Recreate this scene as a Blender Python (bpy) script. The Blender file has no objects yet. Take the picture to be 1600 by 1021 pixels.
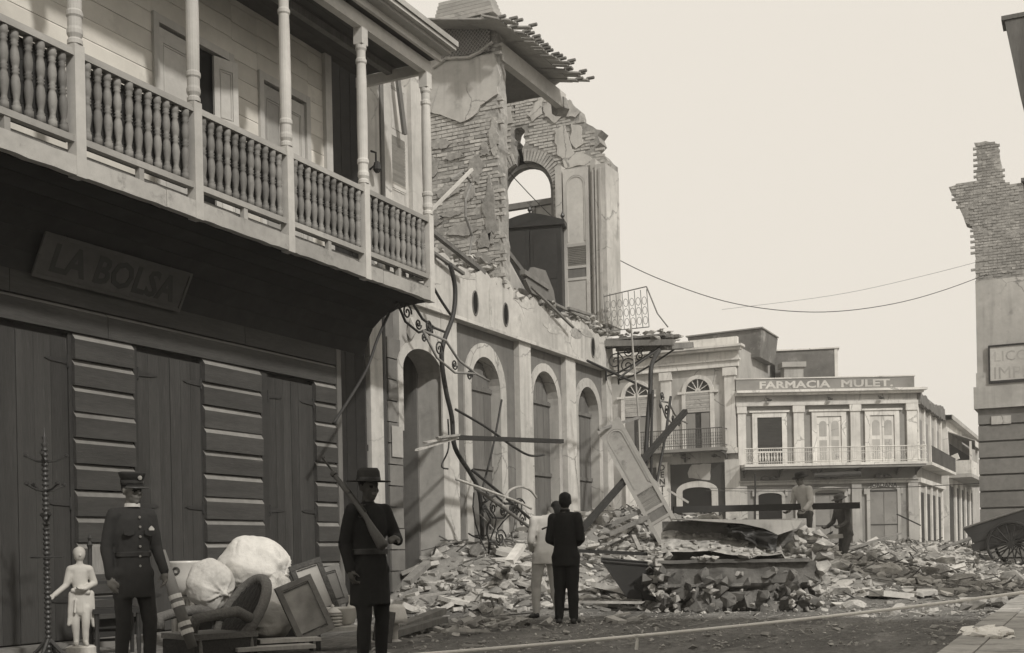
import bpy, math, random
from mathutils import Vector, Matrix, noise

random.seed(7)
PI = math.pi
S = bpy.context.scene
COL = S.collection

# ---------------------------------------------------------------- camera
FPX, CX, CY, EYE = 1900.0, 800.0, 860.0, 1.0        # focal length and level point in photo pixels, eye height
YAW, ROLL = math.atan(920.0 / 1900.0), 0.02         # street runs along +Y, camera turned left of it
cd = bpy.data.cameras.new('camera')
cd.sensor_width = 36.0
cd.lens = 36.0 * FPX / 1600.0
cd.shift_x = (800.0 - CX) / 1600.0
cd.shift_y = (CY - 510.5) / 1600.0                  # rising front of a plate camera: uprights stay upright
cd.clip_start = 0.1
cd.clip_end = 2000.0
cam = bpy.data.objects.new('camera', cd)
COL.objects.link(cam)
cam.matrix_world = Matrix.Translation((0, 0, EYE)) @ Matrix.Rotation(YAW, 4, 'Z') @ Matrix.Rotation(PI / 2, 4, 'X') @ Matrix.Rotation(-ROLL, 4, 'Z')
S.camera = cam

# ---------------------------------------------------------------- sky, sun, exposure
SUN_EL, SUN_AZ = math.radians(38), math.radians(120)   # azimuth clockwise from +Y
wd = bpy.data.worlds.new('World')
S.world = wd
wd.use_nodes = True
nt = wd.node_tree
nt.nodes.clear()
wo = nt.nodes.new('ShaderNodeOutputWorld')
bg = nt.nodes.new('ShaderNodeBackground')
sky = nt.nodes.new('ShaderNodeTexSky')
sky.sky_type = 'NISHITA'
sky.sun_disc = False
sky.sun_elevation = SUN_EL
sky.sun_rotation = SUN_AZ
sky.dust_density = 4.0
bw = nt.nodes.new('ShaderNodeRGBToBW')
mul = nt.nodes.new('ShaderNodeMath'); mul.operation = 'MULTIPLY'; mul.inputs[1].default_value = 0.06
mx = nt.nodes.new('ShaderNodeMix'); mx.data_type = 'FLOAT'
mx.inputs[0].default_value = 0.82                       # mostly even white overcast
mx.inputs[3].default_value = 1.0
tin = nt.nodes.new('ShaderNodeMix'); tin.data_type = 'RGBA'; tin.blend_type = 'MULTIPLY'
tin.inputs[0].default_value = 1.0
tin.inputs[7].default_value = (1.0, 0.935, 0.835, 1)     # warm tone of the old print
nt.links.new(sky.outputs[0], bw.inputs[0])
nt.links.new(bw.outputs[0], mul.inputs[0])
nt.links.new(mul.outputs[0], mx.inputs[2])
nt.links.new(mx.outputs[0], tin.inputs[6])
nt.links.new(tin.outputs[2], bg.inputs[0])
bg.inputs[1].default_value = 1.0
nt.links.new(bg.outputs[0], wo.inputs[0])

sl = bpy.data.lights.new('sun', 'SUN')
sl.energy = 2.7
sl.angle = math.radians(2.5)
sl.color = (1.0, 0.96, 0.90)
sun = bpy.data.objects.new('sun', sl)
COL.objects.link(sun)
sdir = Vector((math.sin(SUN_AZ) * math.cos(SUN_EL), math.cos(SUN_AZ) * math.cos(SUN_EL), math.sin(SUN_EL)))
sun.location = sdir * 60
sun.rotation_euler = sdir.to_track_quat('Z', 'Y').to_euler()

S.render.engine = 'CYCLES'
S.cycles.use_denoising = True
S.cycles.max_bounces = 5
S.view_settings.view_transform = 'Standard'
S.view_settings.look = 'None'
S.view_settings.exposure = 0.0
S.view_settings.gamma = 1.0
S.render.film_transparent = False

# ---------------------------------------------------------------- where a sight line of the photo meets the place
_c, _s = math.cos(ROLL), math.sin(ROLL)
FW = Vector((-math.sin(YAW), math.cos(YAW), 0))
RT = Vector((math.cos(YAW), math.sin(YAW), 0))
def ray(px, py):
    a, b = px - CX, py - CY
    return FW + RT * ((_c * a - _s * b) / FPX) + Vector((0, 0, -(_s * a + _c * b) / FPX))
def at(px, py, d): return Vector((0, 0, EYE)) + ray(px, py) * d
def on_x(px, py, X): r = ray(px, py); return Vector((0, 0, EYE)) + r * (X / r.x)
def on_y(px, py, Y): r = ray(px, py); return Vector((0, 0, EYE)) + r * (Y / r.y)
def gnd(px, d, z=0.0):
    p = at(px, CY, d); return Vector((p.x, p.y, z))
def face_cam(p, off=0.0):
    return math.atan2(-p.x, p.y) + off

# ---------------------------------------------------------------- materials
MATS = {}
def tint(g, w=1.0): return (g * (1 + 0.025 * w), g, g * (1 - 0.055 * w), 1)
def M(name, g, var=0.18, scale=5.0, rough=0.88, bump=0.15, w=1.0, rnd=0.0, stretch=(1, 1, 1), big=0.25, bscale=0.7, spec=0.25, dirt=None, metal=0.0, bdist=0.02, crack=0.0, streak=0.0):
    """procedural paint/stone/wood: two scales of blotching, fine relief, optional stains, per-piece shade"""
    m = bpy.data.materials.new(name)
    m.use_nodes = True
    t = m.node_tree
    p = t.nodes['Principled BSDF']
    tc = t.nodes.new('ShaderNodeTexCoord')
    mp = t.nodes.new('ShaderNodeMapping'); mp.inputs['Scale'].default_value = stretch
    oi = t.nodes.new('ShaderNodeObjectInfo')
    off = t.nodes.new('ShaderNodeVectorMath'); off.operation = 'MULTIPLY_ADD'
    comb = t.nodes.new('ShaderNodeCombineXYZ')
    for i in range(3): t.links.new(oi.outputs['Random'], comb.inputs[i])
    off.inputs[1].default_value = (17.3, 9.1, 5.7)
    t.links.new(comb.outputs[0], off.inputs[0])
    t.links.new(tc.outputs['Object'], off.inputs[2])
    t.links.new(off.outputs[0], mp.inputs[0])
    n1 = t.nodes.new('ShaderNodeTexNoise'); n1.inputs['Scale'].default_value = scale; n1.inputs['Detail'].default_value = 7; n1.inputs['Roughness'].default_value = 0.65
    n2 = t.nodes.new('ShaderNodeTexNoise'); n2.inputs['Scale'].default_value = bscale; n2.inputs['Detail'].default_value = 4
    for n in (n1, n2): t.links.new(mp.outputs[0], n.inputs['Vector'])
    def mr(src, lo, hi, a=0.25, b=0.75):
        r = t.nodes.new('ShaderNodeMapRange'); r.inputs[1].default_value = a; r.inputs[2].default_value = b
        r.inputs[3].default_value = lo; r.inputs[4].default_value = hi
        t.links.new(src, r.inputs[0]); return r.outputs[0]
    def mu(a, b):
        k = t.nodes.new('ShaderNodeMath'); k.operation = 'MULTIPLY'
        t.links.new(a, k.inputs[0]); t.links.new(b, k.inputs[1]); return k.outputs[0]
    f = mu(mr(n1.outputs[0], 1 - var, 1 + var), mr(n2.outputs[0], 1 - big, 1 + big))
    if rnd: f = mu(f, mr(oi.outputs['Random'], 1 - rnd, 1 + rnd, 0, 1))
    mixc = t.nodes.new('ShaderNodeMix'); mixc.data_type = 'RGBA'; mixc.blend_type = 'MULTIPLY'; mixc.inputs[0].default_value = 1
    mixc.inputs[6].default_value = tint(g, w)
    t.links.new(f, mixc.inputs[7])
    out = mixc.outputs[2]
    if dirt:                                             # (albedo, threshold, scale): stains with shapes of their own
        n3 = t.nodes.new('ShaderNodeTexNoise'); n3.inputs['Scale'].default_value = dirt[2]; n3.inputs['Detail'].default_value = 8; n3.inputs['Roughness'].default_value = 0.7
        t.links.new(mp.outputs[0], n3.inputs['Vector'])
        md = t.nodes.new('ShaderNodeMix'); md.data_type = 'RGBA'
        t.links.new(mr(n3.outputs[0], 0, dirt[3] if len(dirt) > 3 else 0.85, dirt[1], dirt[1] + 0.1), md.inputs[0])
        t.links.new(out, md.inputs[6]); md.inputs[7].default_value = tint(dirt[0], w)
        out = md.outputs[2]
    if streak:                                           # rain streaks running down
        ms = t.nodes.new('ShaderNodeMapping'); ms.inputs['Scale'].default_value = (5, 5, .35); t.links.new(off.outputs[0], ms.inputs[0])
        n4 = t.nodes.new('ShaderNodeTexNoise'); n4.inputs['Scale'].default_value = 1.6; n4.inputs['Detail'].default_value = 6; t.links.new(ms.outputs[0], n4.inputs['Vector'])
        md = t.nodes.new('ShaderNodeMix'); md.data_type = 'RGBA'; t.links.new(mr(n4.outputs[0], 0, streak, .52, .72), md.inputs[0]); t.links.new(out, md.inputs[6]); md.inputs[7].default_value = tint(g * .45, w); out = md.outputs[2]
    if crack:                                            # branching cracks, only in places
        wv = t.nodes.new('ShaderNodeMix'); wv.data_type = 'RGBA'; wv.inputs[0].default_value = .18; t.links.new(off.outputs[0], wv.inputs[6]); t.links.new(n1.outputs[1], wv.inputs[7])
        vo = t.nodes.new('ShaderNodeTexVoronoi'); vo.feature = 'DISTANCE_TO_EDGE'; vo.inputs['Scale'].default_value = crack; t.links.new(wv.outputs[2], vo.inputs['Vector'])
        k1 = mu(mr(vo.outputs[0], .75, 0, .0, .018), mr(n2.outputs[0], 0, 1, .5, .6))
        md = t.nodes.new('ShaderNodeMix'); md.data_type = 'RGBA'; t.links.new(k1, md.inputs[0]); t.links.new(out, md.inputs[6]); md.inputs[7].default_value = tint(g * .25, w); out = md.outputs[2]
    t.links.new(out, p.inputs['Base Color'])
    p.inputs['Roughness'].default_value = rough
    p.inputs['Metallic'].default_value = metal
    p.inputs['Specular IOR Level'].default_value = spec
    if bump:
        b = t.nodes.new('ShaderNodeBump'); b.inputs['Strength'].default_value = bump; b.inputs['Distance'].default_value = bdist
        t.links.new(n1.outputs[0], b.inputs['Height']); t.links.new(b.outputs[0], p.inputs['Normal'])
    MATS[name] = m
    return m

GR = (1, 1, 14)      # grain lengthened along x,y boards
M('white_paint', 0.48, 0.10, 9, 0.7, 0.1, rnd=0.05, dirt=(0.33, 0.60, 3.0, 0.5))
M('rail_paint', 0.33, 0.10, 9, 0.65, 0.1, rnd=0.12, dirt=(0.25, 0.57, 5.0, 0.6))
M('baluster_paint', 0.19, 0.15, 9, 0.6, 0.1, rnd=0.2, dirt=(0.14, 0.56, 7.0, 0.7))
M('edge_lit', 0.19, 0.2, 8, 0.95, 0.2, rnd=0.15)  # light caught on the siding's upward bevels, put into a paler colour
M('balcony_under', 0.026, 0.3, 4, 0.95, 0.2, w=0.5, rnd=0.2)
M('beam_paint', 0.34, 0.14, 8, 0.8, 0.2, dirt=(0.16, 0.56, 2.5, 0.7))
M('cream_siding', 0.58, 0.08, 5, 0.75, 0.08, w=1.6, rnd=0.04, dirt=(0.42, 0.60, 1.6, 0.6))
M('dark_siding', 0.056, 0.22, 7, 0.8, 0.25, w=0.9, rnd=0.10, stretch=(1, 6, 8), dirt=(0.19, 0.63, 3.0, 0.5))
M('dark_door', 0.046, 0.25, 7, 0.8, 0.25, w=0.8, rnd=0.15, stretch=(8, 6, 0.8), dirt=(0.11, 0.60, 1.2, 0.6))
M('dark_trim', 0.036, 0.2, 7, 0.8, 0.2, w=0.7)
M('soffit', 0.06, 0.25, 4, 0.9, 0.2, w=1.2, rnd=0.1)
M('iron', 0.030, 0.3, 9, 0.6, 0.2, w=0.6, spec=0.4)
M('iron_pale', 0.22, 0.3, 9, 0.7, 0.2, w=0.8)
M('sign_board', 0.075, 0.2, 6, 0.8, 0.2, w=0.9, dirt=(0.05, 0.6, 5))
M('sign_letter', 0.040, 0.2, 9, 0.8, 0.1, w=0.3)
M('stucco', 0.42, 0.14, 4, 0.95, 0.3, dirt=(0.22, 0.58, 1.6, 0.6), crack=1.3, streak=.35)
M('stucco_white', 0.47, 0.14, 5, 0.92, 0.3, rnd=0.04, dirt=(0.27, 0.59, 1.3, 0.65), crack=1.1, streak=.45)
M('stucco_grey', 0.17, 0.14, 5, 0.95, 0.3, dirt=(0.10, 0.58, 1.8, 0.6), crack=1.2, streak=.4)
M('stone_grey', 0.17, 0.18, 6, 0.95, 0.35, rnd=0.16)
M('brick', 0.36, 0.35, 9, 0.97, 0.6, rnd=0.3, dirt=(0.47, 0.52, 4, 0.8))
M('mortar', 0.29, 0.35, 10, 0.98, 0.8, big=0.35, dirt=(0.12, 0.58, 3, 0.6))
M('old_wood', 0.165, 0.25, 6, 0.9, 0.35, rnd=0.25, stretch=(8, 8, 1))
M('pale_wood', 0.36, 0.18, 6, 0.85, 0.3, rnd=0.2, stretch=(8, 8, 1))
M('dark_wood', 0.030, 0.3, 8, 0.45, 0.15, w=0.7, spec=0.5)
M('worn_door', 0.14, 0.2, 5, 0.85, 0.25, rnd=0.1, stretch=(5, 5, 0.8), dirt=(0.19, 0.55, 1.6, 0.6))
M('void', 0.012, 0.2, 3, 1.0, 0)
M('glass_dark', 0.025, 0.1, 3, 0.15, 0, spec=0.6)
M('far_white', 0.60, 0.08, 4, 0.9, 0.1, rnd=0.05, dirt=(0.28, 0.58, 0.9, 0.6), crack=.8, streak=.4)
M('far_panel', 0.37, 0.08, 4, 0.9, 0.1, dirt=(0.20, 0.58, 0.9, 0.6), crack=.8, streak=.4)
M('far_grey', 0.225, 0.08, 4, 0.9, 0.05, dirt=(0.10, 0.58, 0.9, 0.6))
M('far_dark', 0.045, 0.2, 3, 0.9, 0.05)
M('far_stain', 0.14, 0.3, 3, 0.95, 0.2, dirt=(0.33, 0.56, 0.8, 0.9))
M('far_iron', 0.085, 0.2, 3, 0.7, 0.05)
M('road', 0.17, 0.4, 11, 0.92, 1.0, big=0.5, bscale=0.7, dirt=(0.30, 0.54, 1.3, 0.7), bdist=0.08, stretch=(1.6, .5, 1))
M('earth', 0.23, 0.3, 4, 0.98, 0.8, big=0.3, dirt=(0.12, 0.56, 2.2, 0.7), bdist=0.06)
M('letter_paint', 0.46, 0.12, 6, 0.9, 0.1, dirt=(0.25, 0.58, 3, 0.6))
M('chunk', 0.33, 0.3, 7, 0.97, 0.6, rnd=0.5, dirt=(.14, .55, 4, .7))
M('chunk_pale', 0.50, 0.18, 7, 0.97, 0.4, rnd=0.25)
M('debris', 0.35, 0.4, 2.2, 0.97, 0.5, big=0.5, bscale=9.0)
M('kerb', 0.38, 0.25, 5, 0.95, 0.6, dirt=(0.16, 0.52, 2.2, 0.7))
M('lime', 0.75, 0.1, 8, 0.95, 0.5)
M('tin_dark', 0.045, 0.2, 5, 0.5, 0.2, w=0.5, spec=0.5)
M('rope', 0.78, 0.1, 30, 0.95, 0.3)
M('wire', 0.05, 0.1, 9, 0.7, 0)
M('cloth_white', 0.56, 0.10, 14, 0.95, 0.4, dirt=(0.34, 0.57, 3.0, 0.6), bdist=.03)
M('plaster_white', 0.42, 0.1, 10, 0.75, 0.15, w=1.3)
M('china', 0.52, 0.06, 9, 0.3, 0.05, spec=0.5)
M('china_dark', 0.07, 0.2, 9, 0.4, 0.05)
M('wicker', 0.15, 0.35, 45, 0.9, 0.7)
M('wicker_dark', 0.035, 0.4, 45, 0.9, 0.6)
M('picture', 0.27, 0.4, 2.5, 0.35, 0.0, big=0.5, bscale=3.0, spec=0.5)
M('frame_wood', 0.16, 0.3, 12, 0.6, 0.3)
M('frame_carved', 0.065, 0.4, 30, 0.7, 0.6)
M('skin_dark', 0.15, 0.12, 9, 0.6, 0.05, w=1.4)
M('skin_shade', 0.075, 0.12, 9, 0.6, 0.05, w=1.4)
M('skin_pale', 0.24, 0.12, 9, 0.6, 0.05, w=1.4)
M('hair', 0.014, 0.3, 40, 0.8, 0.3)
M('navy', 0.030, 0.15, 20, 0.95, 0.15, w=0.6)
M('navy_leg', 0.030, 0.15, 20, 0.95, 0.15, w=0.6)
M('black_coat', 0.016, 0.2, 20, 0.95, 0.15, w=0.5)
M('suit', 0.020, 0.2, 20, 0.95, 0.15, w=0.5)
M('white_suit', 0.46, 0.08, 9, 0.95, 0.2)
M('shirt', 0.42, 0.10, 9, 0.95, 0.2)
M('grey_trousers', 0.085, 0.2, 12, 0.95, 0.2)
M('mid_cloth', 0.10, 0.2, 12, 0.95, 0.2)
M('leather', 0.020, 0.2, 9, 0.45, 0.1, spec=0.5)
M('felt', 0.035, 0.2, 20, 0.95, 0.2)
M('brass', 0.45, 0.1, 9, 0.3, 0.05, metal=0.6)
M('gun_wood', 0.085, 0.2, 9, 0.5, 0.1, stretch=(8, 8, 1))
M('gun_steel', 0.06, 0.2, 9, 0.35, 0.05, metal=0.5)
M('block_rough', 0.15, 0.35, 6, 0.97, 0.7, big=0.35, dirt=(0.07, 0.56, 4.0, 0.7))
M('block_dark', 0.085, 0.3, 5, 0.97, 0.6, big=0.35, dirt=(0.18, 0.58, 3.0, 0.7))
M('paper', 0.36, 0.1, 9, 0.9, 0.05)

# ---------------------------------------------------------------- mesh helpers
class MB:
    def __init__(s): s.v = []; s.f = []; s.mi = []; s.cur = 0
    def add(s, vs, fs):
        o = len(s.v); s.v += [tuple(v) for v in vs]; s.f += [tuple(i + o for i in f) for f in fs]; s.mi += [s.cur] * len(fs); return s
    def box(s, x0, x1, y0, y1, z0, z1, T=None):
        vs = [Vector((x, y, z)) for z in (z0, z1) for y in (y0, y1) for x in (x0, x1)]
        if T is not None: vs = [T @ v for v in vs]
        return s.add(vs, [(0, 2, 3, 1), (4, 5, 7, 6), (0, 1, 5, 4), (2, 6, 7, 3), (0, 4, 6, 2), (1, 3, 7, 5)])
    def beam(s, a, b, w, h, up=(0, 0, 1), jit=0.0):
        a, b = Vector(a), Vector(b); d = (b - a).normalized(); up = Vector(up)
        if abs(d.dot(up)) > 0.98: up = Vector((1, 0, 0))
        sd = d.cross(up).normalized(); u = sd.cross(d)
        vs = []
        for p in (a, b):
            for i, j in ((-1, -1), (1, -1), (1, 1), (-1, 1)):
                vs.append(p + sd * (i * w / 2) + u * (j * h / 2) + (d * random.uniform(-jit, jit) if jit else Vector()))
        return s.add(vs, [(3, 2, 1, 0), (4, 5, 6, 7), (0, 1, 5, 4), (1, 2, 6, 5), (2, 3, 7, 6), (3, 0, 4, 7)])
    def tube(s, pts, r, n=6, closed=False):
        pts = [Vector(p) for p in pts]; k = len(pts)
        rs = r if isinstance(r, (list, tuple)) else [r] * k
        vs = []; prev = None
        for i, p in enumerate(pts):
            if closed: d = pts[(i + 1) % k] - pts[i - 1]
            else: d = pts[min(i + 1, k - 1)] - pts[max(i - 1, 0)]
            d = d.normalized() if d.length > 1e-9 else Vector((0, 0, 1))
            if prev is None:
                u = Vector((0, 0, 1)) if abs(d.z) < 0.9 else Vector((1, 0, 0)); u = (u - d * u.dot(d)).normalized()
            else:
                u = prev - d * prev.dot(d); u = u.normalized() if u.length > 1e-6 else Vector((1, 0, 0))
            prev = u; w = d.cross(u)
            for j in range(n):
                a = 2 * PI * j / n; vs.append(p + (u * math.cos(a) + w * math.sin(a)) * rs[i])
        fs = []
        for i in range(k if closed else k - 1):
            for j in range(n):
                a, b = i * n + j, i * n + (j + 1) % n; c, d2 = ((i + 1) % k) * n + (j + 1) % n, ((i + 1) % k) * n + j
                fs.append((a, b, c, d2))
        if not closed: fs += [tuple(range(n - 1, -1, -1)), tuple(range((k - 1) * n, k * n))]
        return s.add(vs, fs)
    def lathe(s, prof, base=(0, 0, 0), n=12, T=None, sy=1.0):
        base = Vector(base); vs = []
        for r, z in prof:
            for j in range(n):
                a = 2 * PI * j / n; p = Vector((r * math.cos(a), r * math.sin(a) * sy, z))
                vs.append((T @ p if T is not None else p) + base)
        k = len(prof); fs = [(i * n + j, i * n + (j + 1) % n, (i + 1) * n + (j + 1) % n, (i + 1) * n + j) for i in range(k - 1) for j in range(n)]
        fs += [tuple(range(n - 1, -1, -1)), tuple(range((k - 1) * n, k * n))]
        return s.add(vs, fs)
    def prism(s, poly, y0, y1, T=None):
        """outline in the x-z plane, given thickness along y"""
        k = len(poly); ar = sum(poly[i][0] * poly[(i + 1) % k][1] - poly[(i + 1) % k][0] * poly[i][1] for i in range(k))
        if ar < 0: poly = poly[::-1]
        vs = [Vector((x, y0, z)) for x, z in poly] + [Vector((x, y1, z)) for x, z in poly]
        if T is not None: vs = [T @ v for v in vs]
        return s.add(vs, [tuple(range(k)), tuple(range(2 * k - 1, k - 1, -1))] + [(i, i + k, (i + 1) % k + k, (i + 1) % k) for i in range(k)])
    def hull(s, c, sx, sy, sz, n=11, rot=None, seed=None):
        """a broken lump: a convex stone with flat faces"""
        R = rot if rot is not None else Matrix.Rotation(random.uniform(0, 6.28), 3, 'Z') @ Matrix.Rotation(random.uniform(-0.5, 0.5), 3, 'X')
        vs, fs = random.choice(LUMPS)
        return s.add([Vector(c) + R @ Vector((v[0] * sx, v[1] * sy, v[2] * sz)) for v in vs], fs)
    def mesh(s, name, mat, smooth=False):
        me = bpy.data.meshes.new(name); me.from_pydata(s.v, [], s.f)
        for m in (mat if isinstance(mat, (list, tuple)) else [mat]): me.materials.append(MATS[m])
        if isinstance(mat, (list, tuple)): me.polygons.foreach_set('material_index', s.mi)
        if smooth: me.polygons.foreach_set('use_smooth', [True] * len(me.polygons))
        me.update(); return me
    def build(s, name, mat, parent=None, smooth=False, loc=None, rz=None):
        o = bpy.data.objects.new(name, s.mesh(name, mat, smooth)); COL.objects.link(o)
        if parent is not None: o.parent = parent
        if loc is not None: o.location = loc
        if rz is not None: o.rotation_euler = (0, 0, rz)
        return o
import bmesh
def _lump(n):
    bm = bmesh.new()
    for i in range(n):
        a, b = random.uniform(0, 6.28), random.uniform(-1, 1); q = math.sqrt(1 - b * b); k = random.uniform(0.75, 1.05)
        bm.verts.new((math.cos(a) * q * k, math.sin(a) * q * k, b * k))
    r = bmesh.ops.convex_hull(bm, input=bm.verts)
    bmesh.ops.delete(bm, geom=[g for g in r['geom_interior'] if isinstance(g, bmesh.types.BMVert)], context='VERTS')
    bm.verts.index_update(); bm.verts.ensure_lookup_table()
    for i, v in enumerate(bm.verts): v.index = i
    out = ([tuple(v.co) for v in bm.verts], [tuple(v.index for v in f.verts) for f in bm.faces]); bm.free(); return out
LUMPS = [_lump(random.choice((8, 9, 10, 12, 14))) for _ in range(40)]

def empty(name, loc=(0, 0, 0), rz=0.0):
    o = bpy.data.objects.new(name, None); COL.objects.link(o); o.empty_display_size = 0.2
    o.location = loc; o.rotation_euler = (0, 0, rz); return o
def tag(o, label, cat, group=None):
    o['label'] = label; o['category'] = cat
    if group: o['group'] = group
    return o
def structure(o): o['kind'] = 'structure'; return o
def stuff(o): o['kind'] = 'stuff'; return o
def inst(name, me, parent=None, loc=(0, 0, 0), rot=(0, 0, 0), sc=(1, 1, 1)):
    o = bpy.data.objects.new(name, me); COL.objects.link(o)
    if parent is not None: o.parent = parent
    o.location = loc; o.rotation_euler = rot; o.scale = sc; return o
def arc(cx, cz, r, a0, a1, n=14, rz=None):
    return [(cx + r * math.cos(a0 + (a1 - a0) * i / n), cz + (rz or r) * math.sin(a0 + (a1 - a0) * i / n)) for i in range(n + 1)]
def arch_poly(x0, x1, z0, spring, rz=None, n=14):
    """outline of an arched opening"""
    c, r = (x0 + x1) / 2, (x1 - x0) / 2
    return [(x0, z0), (x1, z0)] + arc(c, spring, r, 0, PI, n, rz)
def spandrel(x0, x1, spring, top, rz=None, n=14):
    """wall above an arched opening, from springing to top"""
    c, r = (x0 + x1) / 2, (x1 - x0) / 2
    return arc(c, spring, r, 0, PI, n, rz) + [(x0, top), (x1, top)]
def ring_poly(x0, x1, z0, spring, wd, rz=None, n=14):
    """flat band framing an arched opening on both sides and over the top"""
    c, r = (x0 + x1) / 2, (x1 - x0) / 2
    q = (rz or r)
    return [(x0 - wd, z0), (x0, z0)] + arc(c, spring, r, PI, 0, n, q) + [(x1, z0), (x1 + wd, z0)] + arc(c, spring, r + wd, 0, PI, n, q + wd)
def text(name, body, size, mat, parent, M4, ext=0.01, align='LEFT', sx=1.0, off=0.0):
    cu = bpy.data.curves.new(name, 'FONT'); cu.body = body; cu.size = size; cu.extrude = ext; cu.align_x = align; cu.resolution_u = 2; cu.offset = off
    t = bpy.data.objects.new('tmp', cu); COL.objects.link(t)
    dg = bpy.context.evaluated_depsgraph_get()
    me = bpy.data.meshes.new_from_object(t.evaluated_get(dg)); me.name = name
    bpy.data.objects.remove(t)
    me.transform(M4 @ Matrix.Diagonal((sx, 1, 1, 1))); me.materials.clear(); me.materials.append(MATS[mat])
    o = bpy.data.objects.new(name, me); COL.objects.link(o)
    if parent is not None: o.parent = parent
    return o
UPR = Matrix.Rotation(PI / 2, 4, 'X')        # text standing upright, facing -y
def rough_edge(pts, step=0.12, amp=0.06, seed=0.0):
    """break up an outline into an uneven one"""
    out = []
    for i in range(len(pts) - 1):
        a, b = Vector(pts[i]), Vector(pts[i + 1]); k = max(1, int((b - a).length / step))
        for j in range(k):
            p = a.lerp(b, j / k); q = noise.noise_vector(Vector((p.x * 5 + seed, p.y * 5, seed * 3.1)))
            out.append((p.x + q.x * amp, p.y + q.y * amp))
    out.append(tuple(pts[-1])); return out

# ================================================================ GROUND
def sm(a, b, x):
    t = max(0.0, min(1.0, (x - a) / (b - a))); return t * t * (3 - 2 * t)
def hgt(x, y):
    """the spread of rubble over the street"""
    h = 1.30 * math.exp(-(((x + 7.7) / 2.3) ** 2 + ((y - 25.0) / 3.6) ** 2))
    h += 0.40 * math.exp(-(((x + 5.4) / 1.7) ** 2 + ((y - 23.0) / 2.2) ** 2))
    h += (0.95 * math.exp(-((x + 10.2) / 1.25) ** 2) + 0.25 * math.exp(-((x + 8.9) / 1.2) ** 2)) * sm(15.7, 18.2, y) * (1 - sm(27, 31, y))
    h += 0.86 * sm(19.5, 33.0, y) * (1 - sm(44, 58, y)) * (0.25 + 0.75 * sm(-1.8, -4.6, x)) * (1 - 0.6 * math.exp(-(((x + 7.7) / 2.3) ** 2 + ((y - 25.0) / 3.6) ** 2)))
    h += .42 * math.exp(-(((x + 8.55) / .75) ** 2 + ((y - 19.0) / 1.3) ** 2))
    k = min(1.0, h / 0.25)
    if k > 0.01:
        h += k * (0.13 * noise.noise(Vector((x * 0.9, y * 0.9, 1.3))) + 0.07 * noise.noise(Vector((x * 2.6, y * 2.6, 4.7))) + 0.04 * noise.noise(Vector((x * 6.5, y * 6.5, 2.2))))
    return h
g = MB()
R_ = 700.0
g.add([(-R_, -R_, -0.012), (R_, -R_, -0.012), (R_, R_, -0.012), (-R_, R_, -0.012)], [(0, 1, 2, 3)])
structure(g.build('ground', 'road'))
t = MB(); nx, ny = 150, 430
x0, x1, y0, y1 = -10.28, -1.2, 8.0, 58.0
for j in range(ny + 1):
    y = y0 + (y1 - y0) * (j / ny) ** 1.25
    for i in range(nx + 1):
        x = x0 + (x1 - x0) * i / nx
        h = hgt(x, y)
        if h < .3:                                     # wheel ruts and tread in the dirt
            wv_ = .15 * math.sin(y * .5) + .08 * math.sin(y * 1.3); h += -.028 * math.exp(-((x + 3.9 + wv_) / .11) ** 2) - .028 * math.exp(-((x + 5.3 + wv_) / .11) ** 2) - .02 * math.exp(-((x + 2.6 - wv_) / .12) ** 2) + .02 * math.exp(-((x + 3.65 + wv_) / .1) ** 2) + .022 * noise.noise(Vector((x * 4, y * 3, 5.5)))
        h += 0.012 * noise.noise(Vector((x * 1.7, y * 1.1, 8.1))) + 0.008 * noise.noise(Vector((x * 7, y * 5, 3.1))) + 0.02
        t.v.append((x, y, max(h, 0.0)))
for j in range(ny):
    for i in range(nx):
        a = j * (nx + 1) + i; t.f.append((a, a + 1, a + nx + 2, a + nx + 1)); 
        t.mi.append(0 if hgt(t.v[a][0], t.v[a][1]) < 0.10 else 1)
structure(t.build('road', ['road', 'earth'], smooth=True))
pv = MB(); pv.box(-0.915, 2.2, -8.0, 36.0, -0.1, 0.115)
pvo = structure(pv.build('pavement', 'kerb'))
for i in range(22):
    a = 5.0 + i * 1.2; b = MB(); b.box(-1.19 + random.uniform(-.012, .012), -0.922, a, a + 1.185, -0.1, 0.13 + random.uniform(-.008, .008)); b.build('kerb_stone', 'kerb', pvo)

# ================================================================ LEFT: HOUSE WITH THE BALCONY
HX = -10.3
house = tag(empty('balcony_house', (HX, 0, 0), PI / 2), 'two-storey wooden house with dark ground floor and pale turned-post balcony', 'house')
w = MB(); w.box(6.0, 15.25, 0.06, 0.3, 0.0, 4.98); wall = w.build('ground_floor_wall', 'dark_trim', house)
# bevelled siding boards
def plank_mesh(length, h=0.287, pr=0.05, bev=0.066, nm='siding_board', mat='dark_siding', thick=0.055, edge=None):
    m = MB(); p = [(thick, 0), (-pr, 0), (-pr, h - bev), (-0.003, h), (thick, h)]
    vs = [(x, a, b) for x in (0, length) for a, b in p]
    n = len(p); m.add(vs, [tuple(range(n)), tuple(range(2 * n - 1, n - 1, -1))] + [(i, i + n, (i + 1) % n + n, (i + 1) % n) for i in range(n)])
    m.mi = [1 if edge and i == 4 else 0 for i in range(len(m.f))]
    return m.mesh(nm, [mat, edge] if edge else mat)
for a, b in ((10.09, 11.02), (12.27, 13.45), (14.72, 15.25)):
    me = plank_mesh(b - a, edge='edge_lit')
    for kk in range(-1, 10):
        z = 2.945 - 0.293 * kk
        if z > 0.08: inst('siding_board', me, wall, (a, random.uniform(-.012, .006), z + random.uniform(-.006, .006)), (random.uniform(-.02, .02), random.uniform(-.006, .006), random.uniform(-.008, .008)))
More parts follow.
